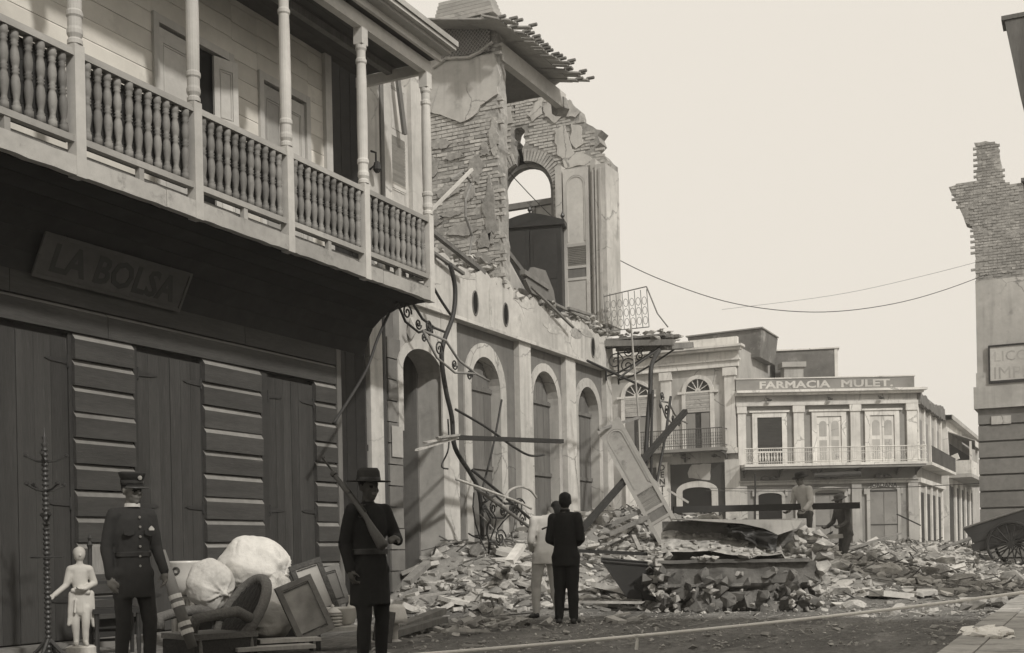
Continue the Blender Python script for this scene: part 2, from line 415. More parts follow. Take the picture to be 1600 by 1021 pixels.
for kk in range(4):
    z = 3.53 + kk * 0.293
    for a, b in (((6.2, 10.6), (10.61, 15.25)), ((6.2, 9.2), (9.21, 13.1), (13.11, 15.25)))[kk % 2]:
        me = plank_mesh(b - a, h=0.287, bev=0.04, edge='edge_lit' if kk < 2 else None); inst('siding_board', me, wall, (a, random.uniform(-.004, .004), z))
for a, b in ((10.03, 10.08), (11.03, 11.10), (12.245, 12.265), (13.46, 13.62), (14.705, 14.717)):
    m = MB(); m.box(a, b, -0.012 if b - a > .03 else 0.0, 0.058, 0.0, 3.52); m.build('door_post', 'dark_trim', wall)
m = MB(); m.box(15.255, 15.37, -0.06, 0.3, 0.0, 4.74); m.build('corner_board', 'old_wood', house)
m = MB(); m.box(6.0, 15.25, -0.28, 0.055, -0.05, 0.09); m.build('door_sill', 'stone_grey', house)
def leaf(a, b, hinge_at, z1=3.46):
    m = MB(); m.box(a, b, 0.012, 0.052, 0.10, z1); d = m.build('door_leaf', 'dark_door', house)
    nb = 3; wdt = (b - a) / nb
    for i in range(nb):
        m = MB(); m.box(a + i * wdt + .002, a + (i + 1) * wdt - .002, random.uniform(-.004, .0), 0.011, 0.11, z1 - .01); m.build('door_board', 'dark_door', d)
    for z in (3.2, 1.62, 0.55):
        hx = a if hinge_at == 'l' else b; sg = 1 if hinge_at == 'l' else -1
        m = MB(); m.prism([(hx, z - .035), (hx + sg * .26, z - .022), (hx + sg * .33, z), (hx + sg * .26, z + .022), (hx, z + .035)], -0.016, -0.006); m.tube([(hx, -.018, z - .07), (hx, -.018, z + .07)], .014); m.build('strap_hinge', 'iron', d)
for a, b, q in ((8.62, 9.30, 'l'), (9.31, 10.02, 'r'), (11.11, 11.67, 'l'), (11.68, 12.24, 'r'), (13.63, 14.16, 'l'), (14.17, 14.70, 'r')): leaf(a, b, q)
# first floor wall behind the balcony
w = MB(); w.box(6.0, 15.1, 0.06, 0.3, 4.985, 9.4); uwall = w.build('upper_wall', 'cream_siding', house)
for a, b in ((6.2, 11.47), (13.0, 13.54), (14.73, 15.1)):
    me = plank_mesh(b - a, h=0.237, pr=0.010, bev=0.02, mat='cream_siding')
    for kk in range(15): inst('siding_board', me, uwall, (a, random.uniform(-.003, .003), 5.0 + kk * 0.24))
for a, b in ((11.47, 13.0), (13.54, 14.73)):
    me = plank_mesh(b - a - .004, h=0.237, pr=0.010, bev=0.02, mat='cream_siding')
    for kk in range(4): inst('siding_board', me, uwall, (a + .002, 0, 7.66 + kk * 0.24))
m = MB(); m.box(15.1, 15.26, -0.07, 0.3, 5.0, 8.5); m.build('corner_board', 'white_paint', house)
def panel_leaf(parent, T, w_, h_, mat='white_paint', nm='door_leaf', panels=((0.12, .45), (.5, .93)), louvre=None):
    """a panelled leaf standing on z=0 from x=0..w, 4 cm thick"""
    st = 0.085; m = MB()
    m.box(0, st, -.02, .02, 0, h_, T); m.box(w_ - st, w_, -.02, .02, 0, h_, T)
    ed = [0.0] + [v for p in panels for v in p] + [1.0]
    for i in range(0, len(ed), 2): m.box(st, w_ - st, -.0185, .0185, ed[i] * h_, ed[i + 1] * h_, T)
    d = m.build(nm, mat, parent)
    for i, (a, b) in enumerate(panels):
        m = MB()
        if louvre is not None and i in louvre:
            n = max(5, int((b - a) * h_ / .05))
            for j in range(n):
                z = a * h_ + (j + .5) * (b - a) * h_ / n
                q = MB(); R = T @ Matrix.Translation((w_ / 2, 0, z)) @ Matrix.Rotation(math.radians(40), 4, 'X'); q.box(-(w_ / 2 - st), w_ / 2 - st, -.004, .004, -.026, .026, R); q.build('louvre_slat', mat, d)
        else:
            m.box(st, w_ - st, -.006, .006, a * h_, b * h_, T); m.build('panel', mat, d)
            q = MB(); x0_, x1_, z0_, z1_ = st + .012, w_ - st - .012, a * h_ + .012, b * h_ - .012
            for e in ((x0_, x1_, z0_, z0_ + .018), (x0_, x1_, z1_ - .018, z1_), (x0_, x0_ + .018, z0_ + .019, z1_ - .019), (x1_ - .018, x1_, z0_ + .019, z1_ - .019)): q.box(e[0], e[1], -.017, -.0065, e[2], e[3], T)
            q.build('moulding', mat, d)
    return d
for a, b in ((11.47, 13.0), (13.54, 14.73)):
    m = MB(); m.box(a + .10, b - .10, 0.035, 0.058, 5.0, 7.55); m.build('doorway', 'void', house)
    m = MB(); m.box(a, a + .095, -0.05, 0.055, 5.0, 7.655); m.box(b - .095, b, -0.05, 0.055, 5.0, 7.655); m.box(a + .096, b - .096, -0.048, 0.055, 7.55, 7.653); m.build('door_frame', 'white_paint', house)
panel_leaf(house, Matrix.Translation((11.575, -.0, 5.03)), .66, 2.48)
panel_leaf(house, Matrix.Translation((12.60, -.02, 5.03)) @ Matrix.Rotation(-.25, 4, 'Z'), .38, 2.48, panels=((.08, .28), (.34, .62), (.68, .94)))
panel_leaf(house, Matrix.Translation((13.645, .008, 5.03)), .485, 2.48, mat='rail_paint')
panel_leaf(house, Matrix.Translation((14.14, .008, 5.03)), .485, 2.48, mat='white_paint')
# balcony deck, joists, edge beam
BY = -1.25
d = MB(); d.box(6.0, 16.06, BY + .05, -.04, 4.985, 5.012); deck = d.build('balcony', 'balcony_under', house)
CV = [(-.06, 4.06), (-.13, 4.26), (-.24, 4.46), (-.42, 4.62), (-.66, 4.71), (-.92, 4.755), (-1.2, 4.772)]
for (ya, za), (yb, zb_) in zip(CV[:-1], CV[1:]):       # boarded cove, its near-black colour standing in for the balcony's shadow
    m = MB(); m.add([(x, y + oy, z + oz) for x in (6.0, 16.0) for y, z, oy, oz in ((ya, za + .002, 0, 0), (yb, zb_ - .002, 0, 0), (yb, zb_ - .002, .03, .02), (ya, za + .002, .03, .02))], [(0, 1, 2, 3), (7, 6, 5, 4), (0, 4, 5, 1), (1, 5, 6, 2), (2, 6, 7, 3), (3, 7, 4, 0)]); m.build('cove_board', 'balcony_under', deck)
for i in range(9):
    y = BY + .052 + i * .131; m = MB(); m.box(6.0, 16.08, y, y + .124, 5.013, 5.04); m.build('deck_board', 'old_wood', deck)
for i in range(21):
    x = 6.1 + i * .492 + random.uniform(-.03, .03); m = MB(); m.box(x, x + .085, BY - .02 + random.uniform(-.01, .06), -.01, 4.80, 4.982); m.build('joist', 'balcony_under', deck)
for a, b in ((6.0, 10.2), (10.21, 14.6), (14.61, 16.07)):
    m = MB(); n = int((b - a) / .15); bot = [(a + (b - a) * i / n, 4.775 + .018 * noise.noise(Vector((i * .9, a, 0)))) for i in range(n + 1)]; top = [(a + (b - a) * i / n, 4.962 + .014 * noise.noise(Vector((i * .9, a, 4)))) for i in range(n + 1)]
    m.prism(bot + top[::-1], BY - .06, BY + .03); m.build('edge_beam', 'beam_paint', deck)
m = MB(); m.box(15.99, 16.065, BY + .032, -.02, 4.78, 4.96); m.build('edge_beam', 'beam_paint', deck)
POSTS = [7.24, 8.99, 10.74, 12.46, 14.22, 16.0]
pm = MB(); pm.box(-.065, .065, -.06, .06, -.22, 1.09)
pr = [(.055, 1.09), (.075, 1.10), (.075, 1.14), (.06, 1.16), (.078, 1.20), (.078, 1.24), (.070, 1.27), (.070, 1.36), (.082, 1.38), (.082, 1.42), (.070, 1.44), (.075, 1.9), (.071, 2.5), (.065, 2.74), (.078, 2.76), (.078, 2.80), (.064, 2.82), (.064, 2.92), (.078, 2.95), (.078, 3.0), (.05, 3.02)]
pm.lathe(pr, (0, 0, 0), 16)
pm.box(-.075, .075, -.07, .07, 3.005, 3.23)
post_me = pm.mesh('turned_post', 'white_paint')
for x in POSTS:
    inst('turned_post', post_me, deck, (x, BY - .005, 4.985))
bal = [(.030, 0), (.044, .01), (.044, .07), (.030, .075), (.040, .09), (.030, .105), (.028, .13), (.040, .20), (.046, .27), (.038, .335), (.026, .37), (.042, .385), (.026, .40), (.042, .415), (.026, .43), (.038, .455), (.045, .52), (.040, .58), (.028, .635), (.042, .65), (.028, .665), (.042, .68), (.030, .69), (.044, .70), (.044, .775), (.03, .78)]
bm_ = MB(); bm_.lathe(bal, (0, 0, 0), 10); bal_me = bm_.mesh('baluster', 'baluster_paint', smooth=True)
for a, b in zip(POSTS[:-1], POSTS[1:]):
    for i in range(11):
        x = a + .065 + (b - a - .13) * (i + .55) / 11.2
        if x < 7.9: continue
        inst('baluster', bal_me, deck, (x, BY, 5.172), (random.uniform(-.015, .015), random.uniform(-.018, .018), random.uniform(0, 3)))
    m = MB(); m.box(a + .066, b - .066, BY - .055, BY + .055, 5.953, 5.99); m.box(a + .066, b - .066, BY - .038, BY + .038, 5.9905, 6.03); m.build('hand_rail', 'rail_paint', deck)
    m = MB(); m.box(a + .066, b - .066, BY - .04, BY + .04, 5.105, 5.171); m.build('bottom_rail', 'rail_paint', deck)
    if b > 8:
        for kk in range(4):
            m = MB(); m.box(a + .07, b - .07, BY + .062, BY + .078, 5.11 + kk * .21, 5.11 + kk * .21 + .206); m.build('backing_board', 'dark_trim', deck)
    c = (a + b) / 2; m = MB(); m.box(c - .035, c + .035, BY - .03, BY + .03, 4.965, 5.104); m.build('rail_foot', 'rail_paint', deck)
for i in range(8): inst('baluster', bal_me, deck, (16.0, BY + .16 + i * .14, 5.172))
m = MB(); m.box(15.95, 16.05, BY + .067, -.04, 5.953, 6.03); m.build('hand_rail', 'rail_paint', deck)
m = MB(); m.box(15.96, 16.04, BY + .067, -.04, 5.105, 5.171); m.build('bottom_rail', 'rail_paint', deck)
# balcony roof
r = MB(); r.add([(6.0, -1.72, 8.60), (16.22, -1.72, 8.60), (16.22, .8, 9.62), (6.0, .8, 9.62), (6.0, -1.72, 8.68), (16.22, -1.72, 8.68), (16.22, .8, 9.70), (6.0, .8, 9.70)], [(3, 2, 1, 0), (4, 5, 6, 7), (0, 1, 5, 4), (1, 2, 6, 5), (2, 3, 7, 6), (3, 0, 4, 7)])
roof = r.build('roof', 'rail_paint', house)
m = MB(); m.box(6.0, 16.09, BY - .065, BY + .055, 8.216, 8.40); m.build('eaves_beam', 'white_paint', roof)
for i in range(10):
    y = BY - .16 + i * .143; m = MB(); m.box(6.0, 16.12, y, y + .138, 8.44, 8.462); m.build('soffit_board', 'soffit', roof)
m = MB(); m.box(6.0, 16.1, -.66, -.56, 8.33, 8.438); m.build('purlin', 'old_wood', roof)
m = MB(); m.box(6.0, 16.14, BY - .215, BY - .165, 8.40, 8.52); m.build('fascia', 'white_paint', roof)
m = MB(); m.box(6.0, 16.17, BY - .36, BY - .217, 8.50, 8.545); m.build('cornice_board', 'rail_paint', roof)
m = MB(); m.box(6.0, 16.2, BY - .44, BY - .30, 8.548, 8.598); m.build('eaves_board', 'white_paint', roof)
m = MB(); m.box(16.03, 16.10, BY + .056, -.0, 8.24, 8.395); m.build('eaves_beam', 'white_paint', roof)
for i in range(3):
    m = MB(); m.box(6.0, 16.23 + i * .02, -1.2 + i * .42, -1.12 + i * .42, 8.95 + i * .17, 9.03 + i * .17); m.build('roof_batten', 'beam_paint', roof)
# shop sign leaning out under the balcony
sg = tag(empty('shop_sign', (HX, 9.46, 4.05), PI / 2), 'dark hanging board with lettering LA BOLSA under the balcony', 'sign')
T = Matrix.Translation((0, -.10, 0)) @ Matrix.Rotation(math.radians(27), 4, 'X')
m = MB(); m.box(0, 2.27, -.015, .015, 0, .46, T); m.build('board', 'sign_board', sg)
m = MB(); m.box(-.02, 2.29, -.03, -.0152, -.02, .02, T); m.box(-.02, 2.29, -.03, -.0152, .44, .48, T); m.box(-.02, .02, -.03, -.0152, .021, .439, T); m.box(2.25, 2.29, -.03, -.0152, .021, .439, T); m.build('frame', 'sign_board', sg)
text('lettering', 'LA BOLSA', .43, 'sign_letter', sg, T @ Matrix.Translation((.16, -.017, .085)) @ UPR, .003, sx=1.02, off=.012)
for x in (.3, 1.95):
    m = MB(); m.tube([tuple(T @ Vector((x, 0, .46))), (x, -.2, .72)], .008); m.build('hanger', 'iron', sg)
# alley between the houses: dark boards added to stand in for its shade
al = tag(empty('alley_shade', (HX - 1.75, 16.14, 0), 0), 'dark tall boards standing in for the shade of the narrow alley between the houses', 'shade boards')
for i in range(10):
    m = MB(); m.box(i * .175, i * .175 + .168, -.02, .02, 0, 9.0 if i % 3 else 8.8); m.build('board', 'dark_trim', al)
for z in (.6, 2.6, 5.0, 7.0):
    m = MB(); m.box(0, 1.74, .021, .06, z, z + .1); m.build('rail', 'dark_trim', al)

# ================================================================ THE RUINED HOUSE
ruin = tag(empty('ruined_house', (HX, 0, 0), PI / 2), 'half-collapsed stucco and brick house with arched doorways and torn-open upper floor', 'building')
f = MB(); f.box(16.25, 16.62, -.02, .5, 0, 5.5); fac = f.build('facade', 'stucco_white', ruin)
m = MB(); m.tube([(16.70, .05, 0.05), (16.70, .05, 5.3)], .075, 12); m.build('rain_pipe', 'tin_dark', fac)
m = MB(); m.box(16.63, 17.19, .12, .5, 0, 5.5); m.build('pier', 'stone_grey', fac)
for i in range(13):                                    # rusticated pier
    m = MB(); m.box(16.79 + random.uniform(-.01, .01), 17.20, random.uniform(-.03, .0), .115, .02 + i * .345, .345 * (i + 1)); m.build('stone_block', 'stone_grey', fac)
for a, b in ((18.61, 19.18), (21.78, 22.32), (24.12, 24.65), (26.49, 26.85)):
    m = MB(); m.box(a, b, -.0, .5, 0, 5.14); m.build('pilaster', 'stucco_white', fac)
    m = MB(); m.box(a - .02, b + .02, -.05, -.002, 0, .5); m.build('plinth', 'stone_grey', fac)
# first doorway, open, with deep reveals
m = MB(); m.prism(spandrel(17.2, 18.6, 4.05, 5.14, .42), .005, .48); m.build('arch', 'stucco', fac)
m = MB(); m.prism(ring_poly(17.24, 18.56, 3.0, 4.03, .16, .40), -.03, .003); m.build('arch_band', 'stucco_white', fac)
m = MB(); m.hull((17.52, -.07, 4.72), .24, .1, .26); m.build('keystone', 'stucco_white', fac)
m = MB(); m.box(17.18, 18.62, .95, 1.0, 0, 4.6); m.build('door_back', 'worn_door', fac)
for i in range(4):
    m = MB(); m.box(17.21 + i * .35, 17.21 + i * .35 + .343, .90, .948, 0, 4.5); m.build('door_board', 'worn_door', fac)
m = MB(); m.box(18.56, 18.64, .49, .95, 0, 4.6); m.build('reveal', 'stucco_grey', fac)
m = MB(); m.box(17.16, 17.24, .501, .95, 0, 4.6); m.build('reveal', 'stucco_grey', fac)
def bay(p0, p1, a0, a1, bw, spring):
    """recessed grey panel, white arched surround, plank door with cross rails"""
    m = MB(); m.prism(spandrel(a0 - bw + .01, a1 + bw - .01, spring, 5.14), .12, .46)
    m.box(p0, a0 - bw + .009, .12, .46, 0, 5.14); m.box(a1 + bw - .009, p1, .12, .46, 0, 5.14); m.build('panel', 'stucco_grey', fac)
    m = MB(); m.prism(ring_poly(a0, a1, 0, spring, bw), .085, .40); m.build('arch_surround', 'stucco', fac)
    m = MB(); m.prism(arch_poly(a0 - .01, a1 + .01, 0, spring), .33, .38); dr = m.build('door', 'worn_door', fac)
    n = 4; r_ = (a1 - a0) / 2; c = (a0 + a1) / 2
    for i in range(n):
        x = a0 + (a1 - a0) * i / n; x2 = a0 + (a1 - a0) * (i + 1) / n - .006
        zt = spring + math.sqrt(max(.0, r_ * r_ - max(abs(x - c), abs(x2 - c)) ** 2)) * .98
        q = MB(); q.box(x, x2, .30 + random.uniform(-.006, .006), .329, .03, zt); q.build('door_board', 'worn_door', dr)
    for z in (spring - .02, 2.55, 1.3):
        q = MB(); q.box(a0 + .01, a1 - .01, .262, .296, z, z + .075); q.build('cross_rail', 'worn_door', dr)
bay(19.18, 21.78, 19.87, 21.08, .26, 4.05)
bay(22.32, 24.12, 22.58, 23.87, .165, 4.08)
bay(24.65, 26.49, 24.97, 26.20, .20, 4.05)
# entablature with broken top
top = rough_edge([(26.9, 5.95), (26.0, 5.9), (25.2, 6.02), (24.2, 6.0), (23.4, 5.82), (22.6, 6.08), (21.9, 6.05), (21.2, 6.2), (20.2, 6.18), (19.4, 6.1), (18.6, 6.2), (17.2, 6.0), (16.25, 6.05)], .11, .13, 3.3)
m = MB(); m.prism([(16.63, 5.142), (26.9, 5.142)] + [p for p in top if p[0] > 16.62] + [(16.63, 6.0)], -.035, .48); m.build('entablature', 'stucco_white', fac)
m = MB(); m.box(16.63, 26.92, -.075, -.037, 5.142, 5.20); m.build('string_course', 'stucco_white', fac)
for i, x in enumerate((19.85, 21.12, 25.6)):
    z = 5.55
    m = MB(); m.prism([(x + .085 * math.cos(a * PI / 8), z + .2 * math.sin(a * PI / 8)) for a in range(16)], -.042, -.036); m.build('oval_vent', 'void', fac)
    o_ = [(x + .11 * math.cos(a * PI / 8), -.04, z + .225 * math.sin(a * PI / 8)) for a in range(16)]
    m = MB(); m.tube(o_, .016, 5, True); m.build('vent_rim', 'stucco_grey', fac)
for x, z, sx, sz, sd in ((20.48, 5.62, .05, .40, 1), (22.0, 5.92, .45, .10, 2), (23.3, 5.62, .35, .10, 3), (23.9, 5.78, .3, .12, 8), (24.6, 5.72, .28, .12, 4), (25.2, 5.82, .42, .08, 9), (25.9, 5.5, .18, .16, 5), (19.3, 6.02, .5, .10, 6)):   # plaster fallen off, brick showing
    pts = [(x + sx * math.cos(a * PI / 9) * (1 + .8 * noise.noise(Vector((a * .8, sd * 3.3, 1.4)))), z + sz * math.sin(a * PI / 9) * (1 + .9 * noise.noise(Vector((a, sd * 5., 7))))) for a in range(18)]
    m = MB(); m.prism(pts, -.041, -.0355); m.build('bare_patch', 'brick', fac)
# remains of the upper front beside the balcony, with an open louvred shutter
m = MB(); m.box(16.27, 16.74, .0, .4, 5.6, 9.1); m.box(16.74, 17.1, .03, .4, 5.6, 9.1); m.box(17.72, 18.15, .0, .4, 5.6, 9.15); m.box(17.1, 17.72, .2, .4, 5.6, 9.1); uf = m.build('upper_front', 'stucco_white', ruin)
m = MB(); m.box(16.70, 16.80, -.03, .028, 5.7, 9.0); m.build('pilaster_edge', 'stucco_grey', uf)
panel_leaf(uf, Matrix.Translation((17.12, .1, 6.1)), .60, 2.7, nm='shutter', panels=((.05, .2), (.25, .34), (.36, .66), (.70, .96)), louvre=(2,))
m = MB(); m.beam((17.18, -.05, 8.95), (17.36, -.08, 7.9), .10, .05, (0, 1, 0)); m.build('leaning_board', 'old_wood', uf)
m = MB(); m.tube([(16.35, -.02, 7.05), (16.35, -.14, 7.12), (16.35, -.14, 7.3), (16.35, -.05, 7.34)], .018); m.lathe([(.03, 0), (.07, .05), (.05, .16), (.02, .18)], (16.35, -.16, 6.98), 8); m.build('wall_bracket', 'iron', uf)
# ---- inner cross wall: bare brick, seen end-on from the street
cw = MB()
edge = rough_edge([(.0, 6.05), (.0, 11.1)], .075, .045, 9.1)
cw.prism([(-4.2, 6.0)] + edge + [(-.05, 11.2), (-.3, 11.3), (-4.2, 11.5)], .0, .42)
cwall = cw.build('cross_wall', 'mortar', ruin); cwall.location = (21.0, 0, 0); cwall.rotation_euler = (0, 0, -PI / 2)
def q21(px, py): p = on_y(px, py, 21.0); return (p.x - HX, p.z)
st = [q21(*p) for p in ((640, 120), (668, 97), (700, 86), (725, 92), (750, 90), (772, 86), (783, 118), (778, 136), (779, 148), (764, 158), (752, 166), (746, 178), (733, 188), (720, 193), (706, 186), (690, 180), (668, 176), (640, 170))]
stz = rough_edge(st + st[:1], .09, .035, 2.2)
m = MB(); m.prism(stz, -.05, -.002); m.build('plaster_patch', 'stucco', cwall)
def inside(pt, poly):
    c = False; n = len(poly)
    for i in range(n):
        a, b = poly[i], poly[i - 1]
        if (a[1] > pt[1]) != (b[1] > pt[1]) and pt[0] < (b[0] - a[0]) * (pt[1] - a[1]) / (b[1] - a[1]) + a[0]: c = not c
    return c
BR = []
for i in range(8):
    m = MB(); l_, h_ = random.choice((.234, .225, .23, .205, .24)), .052 + random.uniform(0, .01)
    vs = [(x * l_ / 2 + random.uniform(-.008, .008), y, z * h_ / 2 + random.uniform(-.005, .005)) for y in (-.03, .05) for z in (-1, 1) for x in (-1, 1)]
    m.add(vs, [(0, 1, 3, 2), (4, 6, 7, 5), (0, 4, 5, 1), (2, 3, 7, 6), (0, 2, 6, 4), (1, 5, 7, 3)]); BR.append(m.mesh('brick', 'brick'))
rest = MB(); nbr = 0; row = 0; z = 6.08
while z < 11.15:
    off = .122 if row % 2 else 0
    for i in range(17):
        x = -.12 - i * .245 + off * 1.0
        if x > .0 and random.random() < .45: continue
        if inside((x, z), stz): continue
        if random.random() < .06 + .25 * max(0, noise.noise(Vector((x * 1.7, z * 1.3, 2.2)))): continue
        y = random.choice((.010, .014, .018, .022, .026))
        if x > -1.95 and z < 9.7 and nbr < 300:
            inst('brick', random.choice(BR), cwall, (x + random.uniform(-.006, .006), y, z + random.uniform(-.004, .004)), (0, random.uniform(-.02, .02), random.uniform(-.03, .03))); nbr += 1
        else: rest.box(x - .114, x + .114, -.03 + y, .05 + y, z - .028, z + .028)
    z += .0735; row += 1
for px, py, sa, sb, sd in ((690, 225, .2, .1, 1), (745, 262, .16, .24, 2), (765, 330, .12, .5, 3), (700, 300, .25, .12, 4), (725, 360, .3, .12, 5), (772, 215, .1, .3, 6), (690, 400, .3, .14, 7), (750, 410, .35, .16, 8), (676, 260, .14, .2, 9), (712, 245, .2, .07, 10), (735, 300, .12, .16, 11), (705, 335, .22, .06, 12), (760, 375, .2, .14, 13), (680, 345, .16, .12, 14), (758, 235, .1, .14, 15)):
    cx_, cz_ = q21(px, py); m = MB(); m.prism([(cx_ + sa * math.cos(a * PI / 12) * (1 + .7 * noise.noise(Vector((a * .6, sd * 3.3, 1.4)))), cz_ + sb * math.sin(a * PI / 12) * (1 + .7 * noise.noise(Vector((a * .6, sd * 5.1, 7.7))))) for a in range(24)], -.036, .0); m.build('plaster_smear', 'mortar', cwall)
stuff(rest.build('brick_courses', 'brick', cwall))
# fish-scale lattice gable on top of it
lt = MB(); Lx0, Lx1, Lz0, Lz1 = -1.15, -.08, 10.62, 11.28
for k_ in range(-10, 26):
    for sgn in (1, -1):
        pts = []
        for u in (0, 1):
            zz = Lz0 + u * (Lz1 - Lz0); xx = Lx0 + k_ * .075 + sgn * (zz - Lz0) * .9 - (0.0 if sgn > 0 else -.0); pts.append((xx, zz))
        (xa, za), (xb, zb) = pts
        if xb == xa: continue
        ta = max(0, (Lx0 - xa) / (xb - xa) if xb > xa else (Lx1 - xa) / (xb - xa)); tb = min(1, (Lx1 - xa) / (xb - xa) if xb > xa else (Lx0 - xa) / (xb - xa))
        if tb - ta < .05: continue
        A = (xa + (xb - xa) * ta, -.10 + .008 * sgn, za + (zb - za) * ta); B = (xa + (xb - xa) * tb, -.10 + .008 * sgn, za + (zb - za) * tb)
        lt.beam(A, B, .012, .018, (0, 1, 0))
lat = lt.build('lattice', 'rail_paint', cwall)
m = MB(); m.box(Lx0, Lx1, -.085, -.055, Lz0 - .02, Lz1 + .02); m.build('lattice_back', 'stucco_grey', cwall)
m = MB(); m.tube([(Lx0 - .2, -.07, Lz0 - .1), (Lx0 + .1, -.08, Lz0 + .02), (-.55, -.08, Lz0 - .06), (-.3, -.08, Lz0 + .0), (Lx1 + .05, -.07, Lz0 + .14)], .035, 6); m.build('lattice_moulding', 'stucco', cwall)
for i in range(6):
    m = MB(); m.box(-1.3 + .02 * i, .02 - .03 * i, -.12 + .01 * i, .3, 11.32 + i * .075, 11.385 + i * .075); m.build('eaves_tile_row', 'beam_paint', cwall)
# ---- far wall with the arched opening against the sky
AX0, AX1, ASP = -2.98, -1.48, 9.74
def q27(px, py): p = on_y(px, py, 27.0); return (p.x - HX, p.z)
ro = [(-4.6, 12.4)] + [q27(*p) for p in ((800, 148), (840, 147), (872, 150), (884, 152), (893, 165), (902, 170), (907, 186), (920, 196), (939, 204), (935, 213), (938, 223), (930, 232), (946, 246), (955, 254))]
ro = rough_edge(ro, .1, .05, 5.5)
aw = MB()
aw.box(-4.6, AX0, 0, .45, 6.1, ASP)
aw.prism([(AX1, 6.1), (.02, 6.1)] + ro[::-1][:1] + [p for p in ro[::-1] if p[0] > AX1 + .02] + [(AX1, max(p[1] for p in ro if abs(p[0] - AX1) < .25))], 0, .45)
cr = [-2.43, -2.29]
mid = [p for p in ro if p[0] <= AX1 + .02]
c_, r_ = (AX0 + AX1) / 2, (AX1 - AX0) / 2
arcp = arc(c_, ASP, r_, PI, 0, 20)
la = [p for p in arcp if p[0] <= cr[0]]; ra = [p for p in arcp if p[0] >= cr[1]]
aw.prism([(-4.6, ASP + .001)] + la + [(cr[0], 10.7), (cr[0] - .07, 10.95), (cr[0] - .02, 11.05), (cr[0] - .1, 11.15), (cr[0] - .06, 11.3), (cr[0], 11.36)] + [p for p in mid if p[0] < cr[0]][::-1], 0, .45)
aw.prism(ra + [(AX1, ASP + .5)] + [p for p in mid if p[0] > cr[1]][::-1] + [(cr[1], 11.36), (cr[1] + .1, 11.25), (cr[1] + .05, 11.1), (cr[1] + .12, 11.0), (cr[1], 10.8)], 0, .449)
topm = [p for p in mid if cr[0] <= p[0] <= cr[1]]
aw.prism([(cr[0] - .002, 11.355), (cr[1] + .002, 11.355), (cr[1] + .002, 12.0), (cr[0] - .002, 12.0)], .003, .44)
awall = aw.build('arch_wall', 'mortar', ruin); awall.location = (27.0, 0, 0); awall.rotation_euler = (0, 0, -PI / 2)
m = MB(); m.box(cr[0] - .1, cr[1] + .1, .2, .3, 10.45, 10.9); m.build('crack_filling', 'void', awall)
st = []                                                 # brick facing and arch ring
fb = MB(); vb = MB(); z = 6.15; row = 0
rod = sorted(ro)
def topz(x):
    for a, b in zip(rod[:-1], rod[1:]):
        if a[0] <= x <= b[0]: return a[1] + (b[1] - a[1]) * (x - a[0]) / max(1e-6, b[0] - a[0])
    return 10.0
patches = [[q27(*p) for p in ((850, 168), (868, 158), (890, 160), (905, 176), (900, 186), (885, 182), (866, 192), (852, 186))], [q27(*p) for p in ((893, 195), (908, 198), (910, 225), (900, 232), (893, 220))], [q27(*p) for p in ((868, 205), (884, 196), (896, 238), (918, 240), (930, 252), (926, 262), (884, 262), (872, 240))], [q27(*p) for p in ((838, 160), (850, 156), (848, 178), (836, 190), (826, 180))], [q27(*p) for p in ((786, 170), (800, 168), (799, 190), (786, 200))]]
while z < 12.3:
    for i in range(19):
        x = -.12 - i * .245 + (.122 if row % 2 else 0)
        if z > topz(x) - .05 or x > .0: continue
        rr = math.hypot(x - c_, z - ASP)
        if z >= ASP and rr < r_ + .36: continue
        if z < ASP and AX0 - .1 < x < AX1 + .1: continue
        if cr[0] - .16 < x < cr[1] + .16 and z < 11.4: continue
        if any(inside((x, z), p) for p in patches) or random.random() < .08: continue
        y = random.uniform(.004, .024); fb.box(x - .115, x + .115, -.03 + y, .05, z - .028, z + .028)
    z += .0735; row += 1
for i in range(34):
    a = PI * (i + .5) / 34
    if abs(math.cos(a) * (r_ + .15) + c_ - sum(cr) / 2) < .1: continue
    T = Matrix.Translation((c_, 0, ASP)) @ Matrix.Rotation(-(a - PI / 2), 4, 'Y')
    vb.box(-.03, .03, -.035 + random.uniform(-.01, .01), .06, r_ + .01, r_ + .30, T)
stuff(fb.build('brick_courses', 'brick', awall)); stuff(vb.build('arch_bricks', 'brick', awall))
for p in patches:
    m = MB(); m.prism(rough_edge(p + p[:1], .06, .09, 1.7), -.045, -.001); m.build('plaster_patch', 'stucco', awall)
m = MB(); m.prism(ring_poly(AX0 + .1, AX1 - .1, 6.3, ASP, .09), .1, .3); fr = m.build('window_frame', 'stucco_grey', awall)
m = MB(); m.box(AX0 + .1, AX1 - .1, .12, .28, 9.42, 9.56); m.box(AX0 + .1, c_ + .12, .14, .26, 8.98, 9.14); m.box(c_ + .1, c_ + .2, .14, .26, 6.3, 9.415); m.build('transom', 'stucco_grey', fr)
m = MB(); m.box(c_ + .2, AX1 - .1, .17, .22, 6.4, 9.41); m.build('window_leaf', 'rail_paint', fr)
